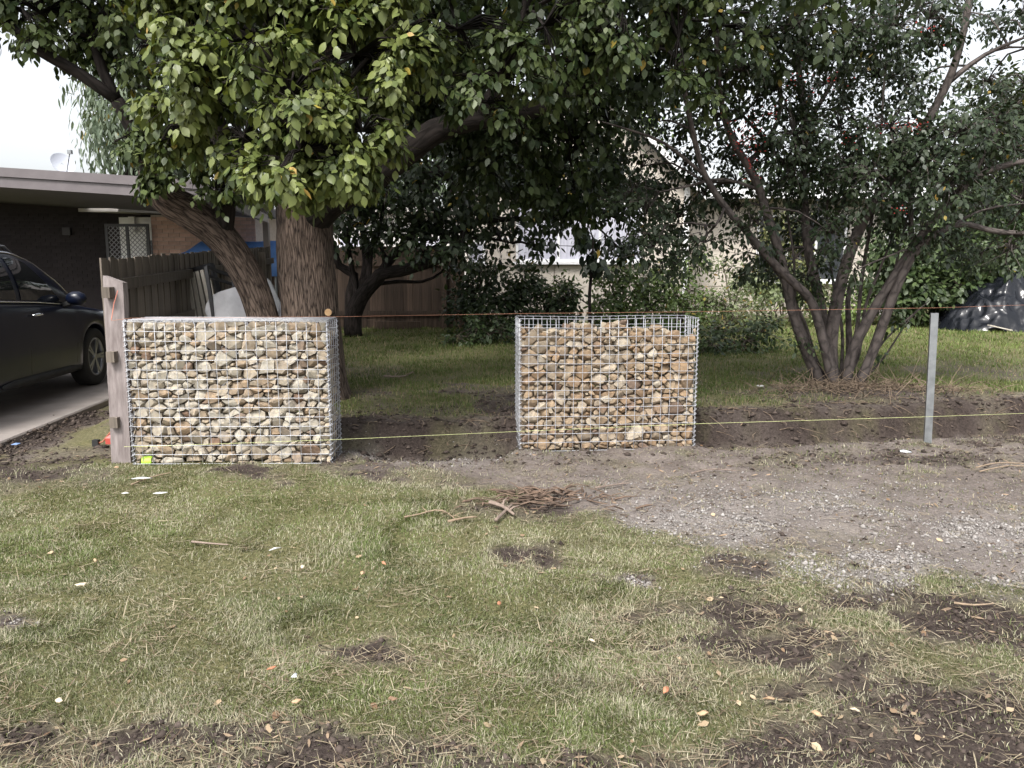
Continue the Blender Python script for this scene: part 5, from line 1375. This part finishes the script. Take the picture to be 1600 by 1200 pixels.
    for sg in (1, -1):
        glass('side_window', [(1.62, .08), (2.52, .08), (2.52, .88), (2.1, .86)], sg, M['car_glass'])
        glass('side_window', [(2.62, .08), (3.5, .08), (3.42, .88), (2.62, .88)], sg, M['car_glass'])
        glass('side_window', [(3.6, .1), (4.1, .2), (3.9, .8), (3.5, .86)], sg, M['car_glass'])
        m = MB(); m.tube([W(l, sg * (hw(l) * .93 + .008), belt(l) + .012) for l in np.linspace(1.5, 4.0, 20)], .009, 6); m.build('window_trim', M['chrome'], t, True)
        m = MB(); m.tube([W(l, sg * (Sg(l, .97)[0] + .006), Sg(l, .97)[1]) for l in np.linspace(1.3, 4.0, 24)], .008, 6); m.build('window_trim', M['chrome'], t, True)
        for l in (2.38, 3.38):
            m = MB(); y = hw(l) * 1.0 + .012
            m.tube([W(l + .1, sg * y, belt(l) - .13), W(l + .05, sg * (y + .035), belt(l) - .12), W(l - .05, sg * (y + .035), belt(l) - .12), W(l - .1, sg * y, belt(l) - .125)], [.012, .016, .016, .012], 8); m.build('door_handle', M['chrome'], t, True)
        # door seams as recessed dark lines
        m = MB()
        for l0, l1 in ((1.42, 1.5), (2.57, 2.57), (3.55, 3.6)):
            m.tube([W(l1 + (l0 - l1) * i / 6, sg * (hw(l0) * np.interp(i / 6, [0, .3, .6, 1], [1.0, 1.014, 1.0, .935]) + .0), .36 + (belt(l0) - .36) * i / 6) for i in range(7)], .004, 5)
        m.build('door_seam', M['rubber'], t)
        # sill strip
        m = MB(); m.tube([W(l, sg * (HWD * .985 + .01), .3) for l in np.linspace(1.4, 3.15, 8)], [.02] + [.045] * 6 + [.02], 8); m.build('side_sill', M['rubber'], t, True)
        # mirror
        c = W(1.62, sg * (HWD + .10), 1.13); mm = MB(); pts = []
        for i in range(7):
            for j in range(10):
                a, q = math.pi * i / 6, 2 * math.pi * j / 10
                x, y_, z = math.cos(a), math.sin(a) * math.cos(q), math.sin(a) * math.sin(q)
                pts.append(c + fw * (x * .075) + rt * (y_ * .125 * (abs(y_) ** .0)) + Vector((0, 0, z * .085)))
        mm.hull(pts); mir = mm.build('wing_mirror', M['car'], t, True)
        m = MB(); m.bar(W(1.6, sg * (HWD * .9), 1.04), W(1.62, sg * (HWD + .04), 1.09), .06, .05); sub(m, 'mirror_arm', M['rubber'], mir)
        m = MB(); m.hull([W(.28 + .3 * a, sg * (hw(.28 + .3 * a) * (1.0 + .01 * q) - .0), .80 + .1 * b2 + .06 * a) for a in (0, .5, 1) for b2 in (0, 1) for q in (-3, 1)]); m.build('headlight', M['lampglass'], t, True)
        for l in (lf, lf + ax):
            cw = W(l, sg * (HWD - .115), .365); e = Empty_part = None
            mt = Matrix.Translation(cw) @ Matrix((fw, Vector((0, 0, 1)), rt * sg)).transposed().to_4x4()
            m = MB(); m.lathe([(.24, -.1), (.33, -.11), (.362, -.085), (.366, 0), (.362, .085), (.33, .108), (.255, .105), (.24, .09), (.24, -.1)], 40, mt); wh = m.build('wheel', M['rubber'], t, True)
            m = MB(); m.lathe([(.245, -.09), (.245, .095), (.225, .098), (.215, .06), (.205, -.05), (.03, -.06)], 36, mt)
            sub(m, 'rim', M['alloy'], wh, True)
            m = MB()
            for s5 in range(5):
                for dq in (-.12, .12):
                    a = 2 * math.pi * s5 / 5 + dq; p0 = mt @ Vector((.03 * math.cos(a), .03 * math.sin(a), .075)); p1 = mt @ Vector((.225 * math.cos(a), .225 * math.sin(a), .085)); m.bar(p0, p1, .028, .022, rt * sg)
            m.lathe([(.0005, .09), (.035, .09), (.04, .07)], 16, mt); sub(m, 'spokes', M['alloy'], wh)
    # windscreen
    m = MB(); vv = []; n = 8
    for i in range(n + 1):
        l = 1.28 + (2.0 - 1.28) * i / n
        for j in range(n + 1):
            y = (j / n * 2 - 1) * (rhw(l) - .07); z = roofz(l) + .035 * (1 - abs(j / n * 2 - 1)) + .012; vv.append(W(l, y, z))
    m.add(vv, [(i * (n + 1) + j, i * (n + 1) + j + 1, (i + 1) * (n + 1) + j + 1, (i + 1) * (n + 1) + j) for i in range(n) for j in range(n)]); m.build('windscreen', M['car_glass'], t, True)
    m = MB(); m.tube([W(.02, y, .62 - .03 * abs(y)) for y in np.linspace(-.6, .6, 9)], .05, 8); m.build('grille', M['rubber'], t, True)
    for sg in (1, -1):
        m = MB(); m.tube([W(l, sg * .6, roofz(l) + .06 if 2.2 < l < 3.9 else roofz(l) + .01) for l in np.linspace(2.1, 4.0, 12)], .014, 6); m.build('roof_rail', M['alloy'], t, True)
car()

# ------------------------------------------------------------------ stuff leaning behind the left cage
def leaning_gate():
    Y = 8.9
    c = [P(289, 424, Y + .2), P(330, 414, Y - .35), P(345, 500, Y - .75), P(316, 510, Y - .1)]
    tl, tr = P(290, 425, 9.1), P(331, 414, 8.75); drop = Vector((.22, -.28, -1.25))
    bl, br = tl + drop, tr + drop + Vector((.12, 0, 0))
    t = thing('slatted_gate', 'dark framed gate with cream slats leaning on side fence', 'gate', bl)
    m = MB()
    for a, b_ in ((tl, tr), (tr, br), (bl, br), (tl, bl)): m.bar(a, b_, .045, .045)
    m.build('frame', M['blackframe'], t)
    sm = pmat('cream_slat', (.42, .38, .32), (.52, .48, .42), 5, .8, .2)
    for i in range(5):
        f = (i + .7) / 5.6; a = tl.lerp(tr, f); b_ = bl.lerp(br, f); m = MB(); m.bar(a + Vector((0, -.03, -.03)), b_ + Vector((0, -.03, .03)), .036, .015, Vector((0, -1, 0))); m.build('slat', sm, t)
    # second frame in front
    tl2, tr2 = P(322, 417, 8.5), P(364, 432, 8.75); d2 = Vector((.2, -.22, -1.2))
    t2 = thing('metal_frame', 'black rectangular metal frame leaning in front of slatted gate', 'frame', tl2 + d2)
    m = MB()
    for a, b_ in ((tl2, tr2), (tl2, tl2 + d2), (tr2, tr2 + d2 * .9), (tl2 + d2, tr2 + d2 * .9)): m.bar(a, b_, .035, .035)
    m.bar(tl2 + Vector((0, 0, -.09)), tr2 + Vector((0, 0, -.09)), .03, .03)
    o = m.build('frame_bars', M['blackframe'], t2)
leaning_gate()
def canvas():
    mt = pmat('grey_canvas', (.42, .42, .44), (.58, .58, .60), 6, .85, .4, 14)
    def sheet(name, label, poly, cat):
        m = MB(); vs = []; n = len(poly)
        for dy in (0, .035):
            for a, b_, c in poly: p = P(a, b_, c); vs.append((p.x, p.y + dy, p.z))
        m.add(vs, [tuple(range(n))[::-1], tuple(range(n, 2 * n))] + [(i, (i + 1) % n, n + (i + 1) % n, n + i) for i in range(n)])
        tag(m.build(name, mt, None), label, cat)
    sheet('canvas_panel', 'stained grey board with rounded corner leaning behind leaning trunk', [(322, 475, 8.45), (330, 462, 8.45), (345, 455, 8.45), (372, 447, 8.4), (384, 480, 8.3), (400, 540, 8.15), (410, 640, 8.0), (345, 640, 8.1), (326, 500, 8.38), (320, 486, 8.43)], 'board')
    sheet('canvas_panel', 'thin white board edge showing between the two trunks', [(417, 435, 8.9), (422, 440, 8.9), (438, 475, 8.85), (440, 488, 8.8), (440, 640, 8.6), (425, 640, 8.6), (434, 488, 8.8), (424, 465, 8.86)], 'board')
canvas()
# blue tarp on a low frame behind the side fence
def blue_tarp():
    a = P(290, 398, 16); t = thing('blue_tarp', 'blue tarpaulin stretched low behind the side fence', 'tarpaulin', (a.x + .9, 16, 0.1))
    bm_ = pmat('blue_tarp', (.10, .24, .62), (.16, .33, .75), 4, .45, .25, 6)
    x0, x1 = P(287, 390, 16).x, P(447, 390, 16).x; zt, zl = P(300, 377, 16).z, P(300, 396, 16).z; nx_ = 30; vs = []
    for i in range(nx_ + 1):
        x = x0 + (x1 - x0) * i / nx_; f = i / nx_
        ridge = zl + (zt - zl) * min(1, f * 5.5)
        for k, (dy, z) in enumerate(((-.35, -.45), (-.3, -.02), (0, 1.0), (.6, 1.02), (1.2, .6), (1.5, -.3))):
            q = .03 * mnoise.noise((x * 3, k * 1.7, 0)); zz = zl - .1 + (ridge - zl + .1) * z if z > 0 else zl + z
            vs.append((x, 16 + dy + q, zz + q))
    m = MB(); m.add(vs, [(i * 6 + k, i * 6 + k + 1, (i + 1) * 6 + k + 1, (i + 1) * 6 + k) for i in range(nx_) for k in range(5)]); o = m.build('tarp_sheet', bm_, t, True)
    sm = o.modifiers.new('thick', 'SOLIDIFY'); sm.thickness = .006
    for x in (x0 + .3, x1 - .2):
        for y in (15.9, 17.1):
            m = MB(); m.tube([(x, y, .1), (x, y, zl - .12)], .025, 8); m.build('tarp_pole', M['galv_post'], t)
blue_tarp()

# heap under black plastic
def plastic_heap():
    b0 = G(1563, 520, .2); bm = bmesh.new()
    n, mR = 130, 44; W_, D_, H_ = 1.35, 1.0, 1.12
    vs = []
    def prof(a, r):
        x, y = r * math.cos(a) * W_ * 1.15, r * math.sin(a) * D_
        lim = 1 + .12 * mnoise.noise((math.cos(a) * 2, math.sin(a) * 2, 3))
        z = H_ * max(0, (1 - r ** 1.5)) * (1 + .15 * mnoise.noise((x * 1.2, y * 1.2, 7)))
        ridge = abs(mnoise.noise((x * 2.1 + 3, y * 2.1, 1.5))); r2_ = abs(mnoise.noise((x * 4.7, y * 4.7 + 2, 9.5)))
        r3_ = abs(mnoise.noise((x * 9.5 + 4, y * 9.5, 2.5))); z += (.30 * (.35 - ridge) + .16 * (.3 - r2_) + .05 * (.3 - r3_)) * min(1, (1.06 - r) * 4)
        return Vector((b0.x + .55 + x * lim, b0.y + .6 + y * lim, max(b0.z + z, b0.z + .012 + .02 * abs(mnoise.noise((x * 6, y * 6, 0))))))
    for i in range(mR + 1):
        for k in range(n): vs.append(prof(2 * math.pi * k / n, max(.001, 1.05 * i / mR)))
    m = MB(); m.add(vs, [(i * n + k, i * n + (k + 1) % n, (i + 1) * n + (k + 1) % n, (i + 1) * n + k) for i in range(mR) for k in range(n)])
    pm, nt, b, _ = new_mat('black_plastic')
    b.inputs['Base Color'].default_value = (.007, .008, .011, 1); b.inputs['Roughness'].default_value = .16; b.inputs['Specular IOR Level'].default_value = .5
    v = coords(nt); vo = nt.nodes.new('ShaderNodeTexVoronoi'); vo.inputs['Scale'].default_value = 4; nn = nt.nodes.new('ShaderNodeTexNoise'); nn.inputs['Scale'].default_value = 3
    nt.links.new(v, nn.inputs['Vector']); mx = mixc(nt, .25, v, nn.outputs['Color']); nt.links.new(mx, vo.inputs['Vector']); bump(nt, b, vo.outputs['Distance'], .55, .06)
    t = thing('plastic_heap', 'heap under shiny crumpled black plastic sheeting on the lawn', 'heap', (b0.x + .5, b0.y + .6, b0.z))
    m.build('plastic_sheet', pm, t, True)
    m = MB(); p = P(1535, 488, b0.y + .1)
    m.bar(P(1545, 508, b0.y - .3), P(1580, 516, b0.y - .35), .12, .02); m.build('timber_offcut', pmat('pale_board', (.5, .45, .38), (.6, .55, .48), 8, .8, .1), t)
    bm.free()
plastic_heap()

# ------------------------------------------------------------------ small things on the ground
def zg(p): return hz(p.x, p.y) + float(fine(np.array([p.x]), np.array([p.y]), np.array([.3]))[0])
# tape measure
c = G(237, 719, .05); c.y -= .06; c.z = zg(c) + .03
t = thing('tape_roll', 'lime green tape roll lying against foot of left cage', 'tape roll', c)
mt = Matrix.Translation(c) @ Matrix.Rotation(math.radians(86), 4, 'Y')
m = MB(); m.lathe([(.022, -.037), (.034, -.037), (.036, -.03), (.036, .03), (.034, .037), (.022, .037), (.022, -.037)], 24, mt); m.build('tape', pmat('lime_tape', (.34, .55, .05), (.42, .64, .08), 10, .5, 0), t, False)
# red clamp tool by post
c = G(169, 697, .03); c.z = zg(c) + .03
t = thing('hand_tool', 'red and black hand tool lying beside the timber post', 'tool', c)
red = pmat('red_plastic', (.38, .05, .04), (.45, .08, .06), 10, .4, 0)
m = MB(); m.hull([c + Vector((x, y, z)) for x in (-.01, .035) for y in (-.02, .02) for z in (0, .05)] + [c + Vector((.03, 0, .085))]); m.build('tool_body', red, t)
m = MB(); m.tube([c + Vector((-.09, 0, .0)), c + Vector((-.04, 0, .02)), c + Vector((.03, 0, .1))], .008, 6); m.build('handle', pmat('orange_plastic', (.3, .1, .06), (.38, .14, .08), 10, .5, 0), t)
m = MB(); m.hull([c + Vector((-.1 + x, y, z)) for x in (-.025, .025) for y in (-.02, .02) for z in (-.02, .035)]); m.build('tool_head', M['rubber'], t)
# litter on the grass: scraps, glass, leaves
def scrap(name, label, cat, px, py, mat, pts, h=.006, group=None, z0=0):
    c = G(px, py, z0); c.z = zg(c) + .022
    m = MB(); n = len(pts); a = random.uniform(-.3, .3)
    up = [c + Vector((x * .8, y * .8, h + .012 * mnoise.noise((x * 40, y * 40, px)))) for x, y in pts]; lo = [p - Vector((0, 0, .003)) for p in up]
    cc = c + Vector((0, 0, h + .008))
    vs = up + lo + [cc]
    m.add(vs, [(i, (i + 1) % n, 2 * n) for i in range(n)] + [(n + i, n + (i + 1) % n, (i + 1) % n, i) for i in range(n)] + [tuple(n + i for i in range(n - 1, -1, -1))])
    return tag(m.build(name, mat, None), label, cat, group)
paper = pmat('white_paper', (.55, .55, .54), (.68, .68, .67), 20, .8, 0)
clear = pmat('clear_plastic', (.55, .58, .62), (.72, .74, .78), 12, .25, 0)
lp = 'litter scraps on the verge'
scrap('paper_scrap', 'torn white paper scrap in grass below left cage', 'scrap', 250, 783, paper, [(-.05, -.01), (-.01, -.012), (.03, -.0), (.055, .03), (.045, .035), (.02, .012), (-.03, .012)], .012, lp)
scrap('paper_scrap', 'tiny white paper bit left of the torn scrap', 'scrap', 197, 784, paper, [(-.03, -.01), (0, -.012), (.03, 0), (.0, .015), (-.025, .012)], .01, lp)
scrap('paper_scrap', 'white folded paper strip alone in middle of the grass', 'scrap', 429, 867, paper, [(-.03, -.02), (-.02, -.03), (.02, .01), (.035, .035), (.02, .035)], .016, lp)
scrap('plastic_bottle', 'flattened clear plastic piece by a twig below left cage', 'scrap', 224, 764, clear, [(-.09, -.02), (-.02, -.02), (.07, -.005), (.08, .012), (.0, .015), (-.07, .01)], .02, lp)
scrap('plastic_scrap', 'small pale blue plastic piece in foreground grass', 'scrap', 461, 1073, clear, [(-.012, -.012), (.012, -.01), (.006, .02), (-.004, .024)], .02, lp)
scrap('plastic_scrap', 'crumpled clear plastic on bare soil before steel post', 'scrap', 1414, 714, clear, [(-.06, -.02), (0, -.03), (.06, -.01), (.05, .02), (-.01, .03), (-.05, .015)], .025, lp)
scrap('paper_scrap', 'square white card lying on lawn left of the berry tree', 'scrap', 1187, 620, paper, [(-.04, -.05), (.035, -.05), (.04, .05), (-.035, .05)], .02, lp, .15)
scrap('plastic_scrap', 'blue bit of rubbish on bare soil beside driveway', 'scrap', 25, 698, pmat('blue_bit', (.12, .2, .4), (.2, .3, .5), 10, .5, 0), [(-.04, -.02), (.03, -.025), (.045, .015), (-.02, .025)], .01, lp)
tan = [pmat('dead_leaf_%s' % n_, a, b2, 25, .8, .2) for n_, a, b2 in (('tan', (.34, .22, .13), (.46, .32, .2)), ('pale', (.45, .38, .28), (.58, .5, .38)), ('rust', (.36, .15, .08), (.48, .22, .13)), ('brown', (.16, .095, .06), (.25, .16, .1)))]
lf_ = [(-1, 0), (-.6, -.34), (0, -.46), (.5, -.3), (1, .02), (.55, .3), (0, .42), (-.6, .3)]
def fleaf(px, py, s, k, label):
    a = random.uniform(0, 6.28); c_, s_ = math.cos(a), math.sin(a)
    s *= .72; pts = [((x * c_ - y * s_) * s, (x * s_ + y * c_) * s) for x, y in lf_]
    scrap('fallen_leaf', label, 'leaf', px, py, tan[k], pts, .014, 'dead leaves lying on the grass')
for px, py, s, k, lab in [(425, 1059, .033, 2, 'large rust red dead leaf in centre left foreground grass'), (473, 897, .04, 1, 'broad pale dead leaf below the white paper strip'), (127, 925, .045, 1, 'long pale dead leaf on left side grass'), (567, 905, .04, 0, 'curled tan dead leaf left of centre grass'),
                          (94, 1114, .035, 1, 'pale dead leaf near the bottom left soil'), (464, 1114, .03, 0, 'small tan leaf directly below the rust red leaf'), (780, 951, .03, 2, 'rust brown leaf in the middle of grass'), (1040, 1093, .035, 2, 'rust leaf in lower right of centre grass'), (1201, 1104, .04, 0, 'tan lobed leaf on lower right grass'), (1098, 1127, .04, 0, 'tan crumpled leaf below the lobed one'),
                          (150, 885, .035, 0, 'tan leaf above the long pale one at left'), (183, 742, .03, 0, 'orange tan leaf below the timber post'), (600, 1005 - 115, .03, 2, 'small rusty leaf in grass above the centre clod'), (925, 1009, .03, 1, 'pale leaf on grass right of centre'), (1275, 1126, .03, 0, 'tan leaf near bottom right soil patch'), (1335, 1123, .03, 1, 'pale leaf beside the bottom right soil patch'), (614, 1106, .03, 3, 'brown leaf in bottom centre grass'), (1250, 960, .03, 1, 'pale leaf on dark soil patch at right')]:
    fleaf(px, py, s, k, lab)
# many smaller dead leaves nobody could count
def dens_l(X, Y):
    so, gr, dk_, yd = masks(X, Y); return (.25 + .75 * (fbm(X * 1.5, Y * 1.5, 99, 3) > .5)) * (X > -4.4)
X, Y = blades(300, (-5, 9), (2.0, 13), dens_l, None, None, None)
so, *_ = masks(X, Y)
Bp = np.stack([X, Y, height(X, Y) + fine(X, Y, so) + .014], -1); a = rng.uniform(0, 6.28, len(X))
Dp = unit(np.stack([np.cos(a), np.sin(a), rng.normal(0, .2, len(X))], -1)); Np = unit(np.stack([rng.normal(0, .3, len(X)), rng.normal(0, .3, len(X)), np.ones(len(X))], -1))
Cc = lerp((.14, .085, .05), (.46, .36, .24), rng.random(len(X)))
tag(leaf_mesh('leaf_litter', Bp, Dp, Np, rng.uniform(.014, .042, len(X)), Cc, M['litter'], None), 'small dead leaves scattered over lawn and verge', None)

# twigs and roots
def twig(label, pts, r, mat, px_z=0.0, side=0, group='sticks lying on the ground'):
    p = []
    for x, y in pts:
        q = G(x, y, px_z); q.z = zg(q) + .02 + r; p.append(q)
    t = thing('stick', label, 'stick', p[0], group)
    pp, rr = smooth_path(p, [r * (1 - .5 * i / (len(p) - 1)) for i in range(len(p))], .04); m = MB(); m.tube(pp, rr, 7, True, .15); m.build('shaft', mat, t, True)
    for k in range(side):
        i = random.randrange(1, len(pp) - 1); d = Vector((random.uniform(-1, 1), random.uniform(-1, 1), .4)).normalized()
        m = MB(); m.tube([pp[i], pp[i] + d * .04, pp[i] + d * .075 + Vector((.01, 0, -.01))], [r * .5, r * .4, r * .2], 5); m.build('side_twig', mat, t, True)
palestick = pmat('pale_stick', (.2, .145, .095), (.33, .25, .175), 20, .85, .3); greystick = pmat('grey_stick', (.16, .12, .10), (.27, .21, .17), 20, .9, .3)
twig('pale curved stick with side shoots left of root heap', [(632, 818), (655, 812), (680, 806), (700, 811), (712, 818)], .006, palestick, 0, 5)
twig('short brown stick end touching the pale curved one', [(700, 822), (725, 817), (745, 814)], .009, palestick)
twig('thick forked brown root in front of root heap', [(765, 795), (785, 800), (803, 813)], .016, greystick, 0, 2)
twig('second brown root crossing the forked one', [(775, 820), (790, 806), (800, 796)], .012, greystick)
twig('thin stick by flattened plastic below left cage', [(206, 769), (235, 758), (268, 752)], .006, palestick)
twig('dark twig on grass above centre', [(300, 855), (330, 858), (357, 862)], .007, greystick)
twig('long thin pale stalk on bare soil at far right', [(1525, 735), (1560, 728), (1620, 728)], .006, palestick, 0, 2)
twig('second pale stalk below the long one at far right', [(1530, 742), (1580, 733), (1630, 736)], .005, palestick)
twig('short pale stick on the right hand soil', [(1490, 950), (1520, 953), (1552, 950)], .006, palestick)
twig('brown twig on bare soil before middle of trench', [(1080, 745), (1110, 738), (1150, 740)], .006, greystick, 0, 2)
twig('dark twig on soil right of the root heap', [(930, 770), (960, 764), (985, 760)], .007, greystick, 0, 3)
twig('dark branch with shoots lying under trees behind left cage', [(600, 604), (630, 602), (645, 594)], .012, greystick, .12, 4)
# heap of roots and bark
c = G(850, 782, 0); c.z = zg(c); t = thing('root_heap', 'heap of dug brown roots and bark on verge before middle cage', 'root heap', c)
m = MB(); r5 = random.Random(3)
for k in range(120):
    x, y = r5.gauss(0, .24), r5.gauss(0, .10); q = Vector((c.x + x, c.y + y, 0)); q.z = zg(q) + .012 + .05 * math.exp(-(x / .25) ** 2 - (y / .12) ** 2) * r5.random()
    a = r5.gauss(0, .8) + (math.pi if r5.random() < .5 else 0); L_ = r5.uniform(.05, .2); d = Vector((math.cos(a), math.sin(a) * .6, r5.uniform(-.1, .25)))
    m.tube([q, q + d * L_ * .5 + Vector((r5.gauss(0, .012), r5.gauss(0, .012), r5.uniform(0, .015))), q + d * L_], [r5.uniform(.003, .009)] * 2 + [.002], 5)
o = m.build('roots', pmat('root_brown', (.05, .035, .027), (.2, .135, .095), 8, .9, .4), t, True); o['kind'] = 'stuff'
# dead brown stalks round the berry tree's foot
c = G(1340, 628, .2); t = thing('dead_stalks', 'tangle of dead brown stalks round foot of the berry tree', 'dead stalks', (3.7, 8.35, hz(3.7, 8.35)))
m = MB()
for k in range(420):
    x, y = 3.75 + r5.gauss(0, .55) , 8.2 + r5.gauss(0, .18); z = hz(x, y) + .01
    a = r5.uniform(0, 6.28); L_ = r5.uniform(.08, .38); el = abs(r5.gauss(.2, .35)); d = Vector((math.cos(a) * math.cos(el), math.sin(a) * math.cos(el), math.sin(el)))
    q = Vector((x, y, z)); m.tube([q, q + d * L_ * .55 + Vector((0, 0, .01)), q + d * L_ - Vector((0, 0, .04 * L_))], [.004, .0032, .0018], 4)
for k in range(150):
    x = r5.uniform(1.7, 6.5) if k % 4 else r5.uniform(-1.3, 0); y = y_line(x) + r5.uniform(.4, .75); z = hz(x, y) + .005
    a = r5.gauss(-1.57, .9); L_ = r5.uniform(.05, .22); d = Vector((math.cos(a), math.sin(a), r5.uniform(-.5, .2)))
    q = Vector((x, y, z)); m.tube([q, q + d * L_ * .5 + Vector((r5.gauss(0, .02), 0, .01)), q + d * L_], [.004, .003, .0015], 4)
o = m.build('stalks', pmat('dead_stalk', (.10, .07, .05), (.27, .205, .145), 8, .9, .2), t, True); o['kind'] = 'stuff'

def dens_c(X, Y):
    so, gr, dk_, yd = masks(X, Y); return np.clip(so * 1.2 - .15, 0, 1) * (.2 + .8 * (fbm(X * 2.4, Y * 2.4, 170, 3) > .52)) * (X > -4.4 - 0.09 * (Y - 6.66))
X, Y = blades(3200, (-5, 8), (2.0, 9), dens_c, None, None, None)
so, *_ = masks(X, Y)
Bp = np.stack([X, Y, height(X, Y) + fine(X, Y, so) + .008], -1); a = rng.uniform(0, 6.28, len(X))
Dp = unit(np.stack([np.cos(a), np.sin(a), rng.normal(0, .15, len(X))], -1)); Np = unit(np.stack([rng.normal(0, .4, len(X)), rng.normal(0, .4, len(X)), np.ones(len(X))], -1))
Cc = lerp((.05, .035, .028), (.30, .22, .15), rng.random(len(X)) ** 1.5)
tag(leaf_mesh('wood_chips', Bp, Dp, Np, rng.uniform(.012, .06, len(X)), Cc, M['litter'], None, UNIT * np.array([1, .35, 1])), 'bark chips and leaf scraps strewn over the bare soil', None)
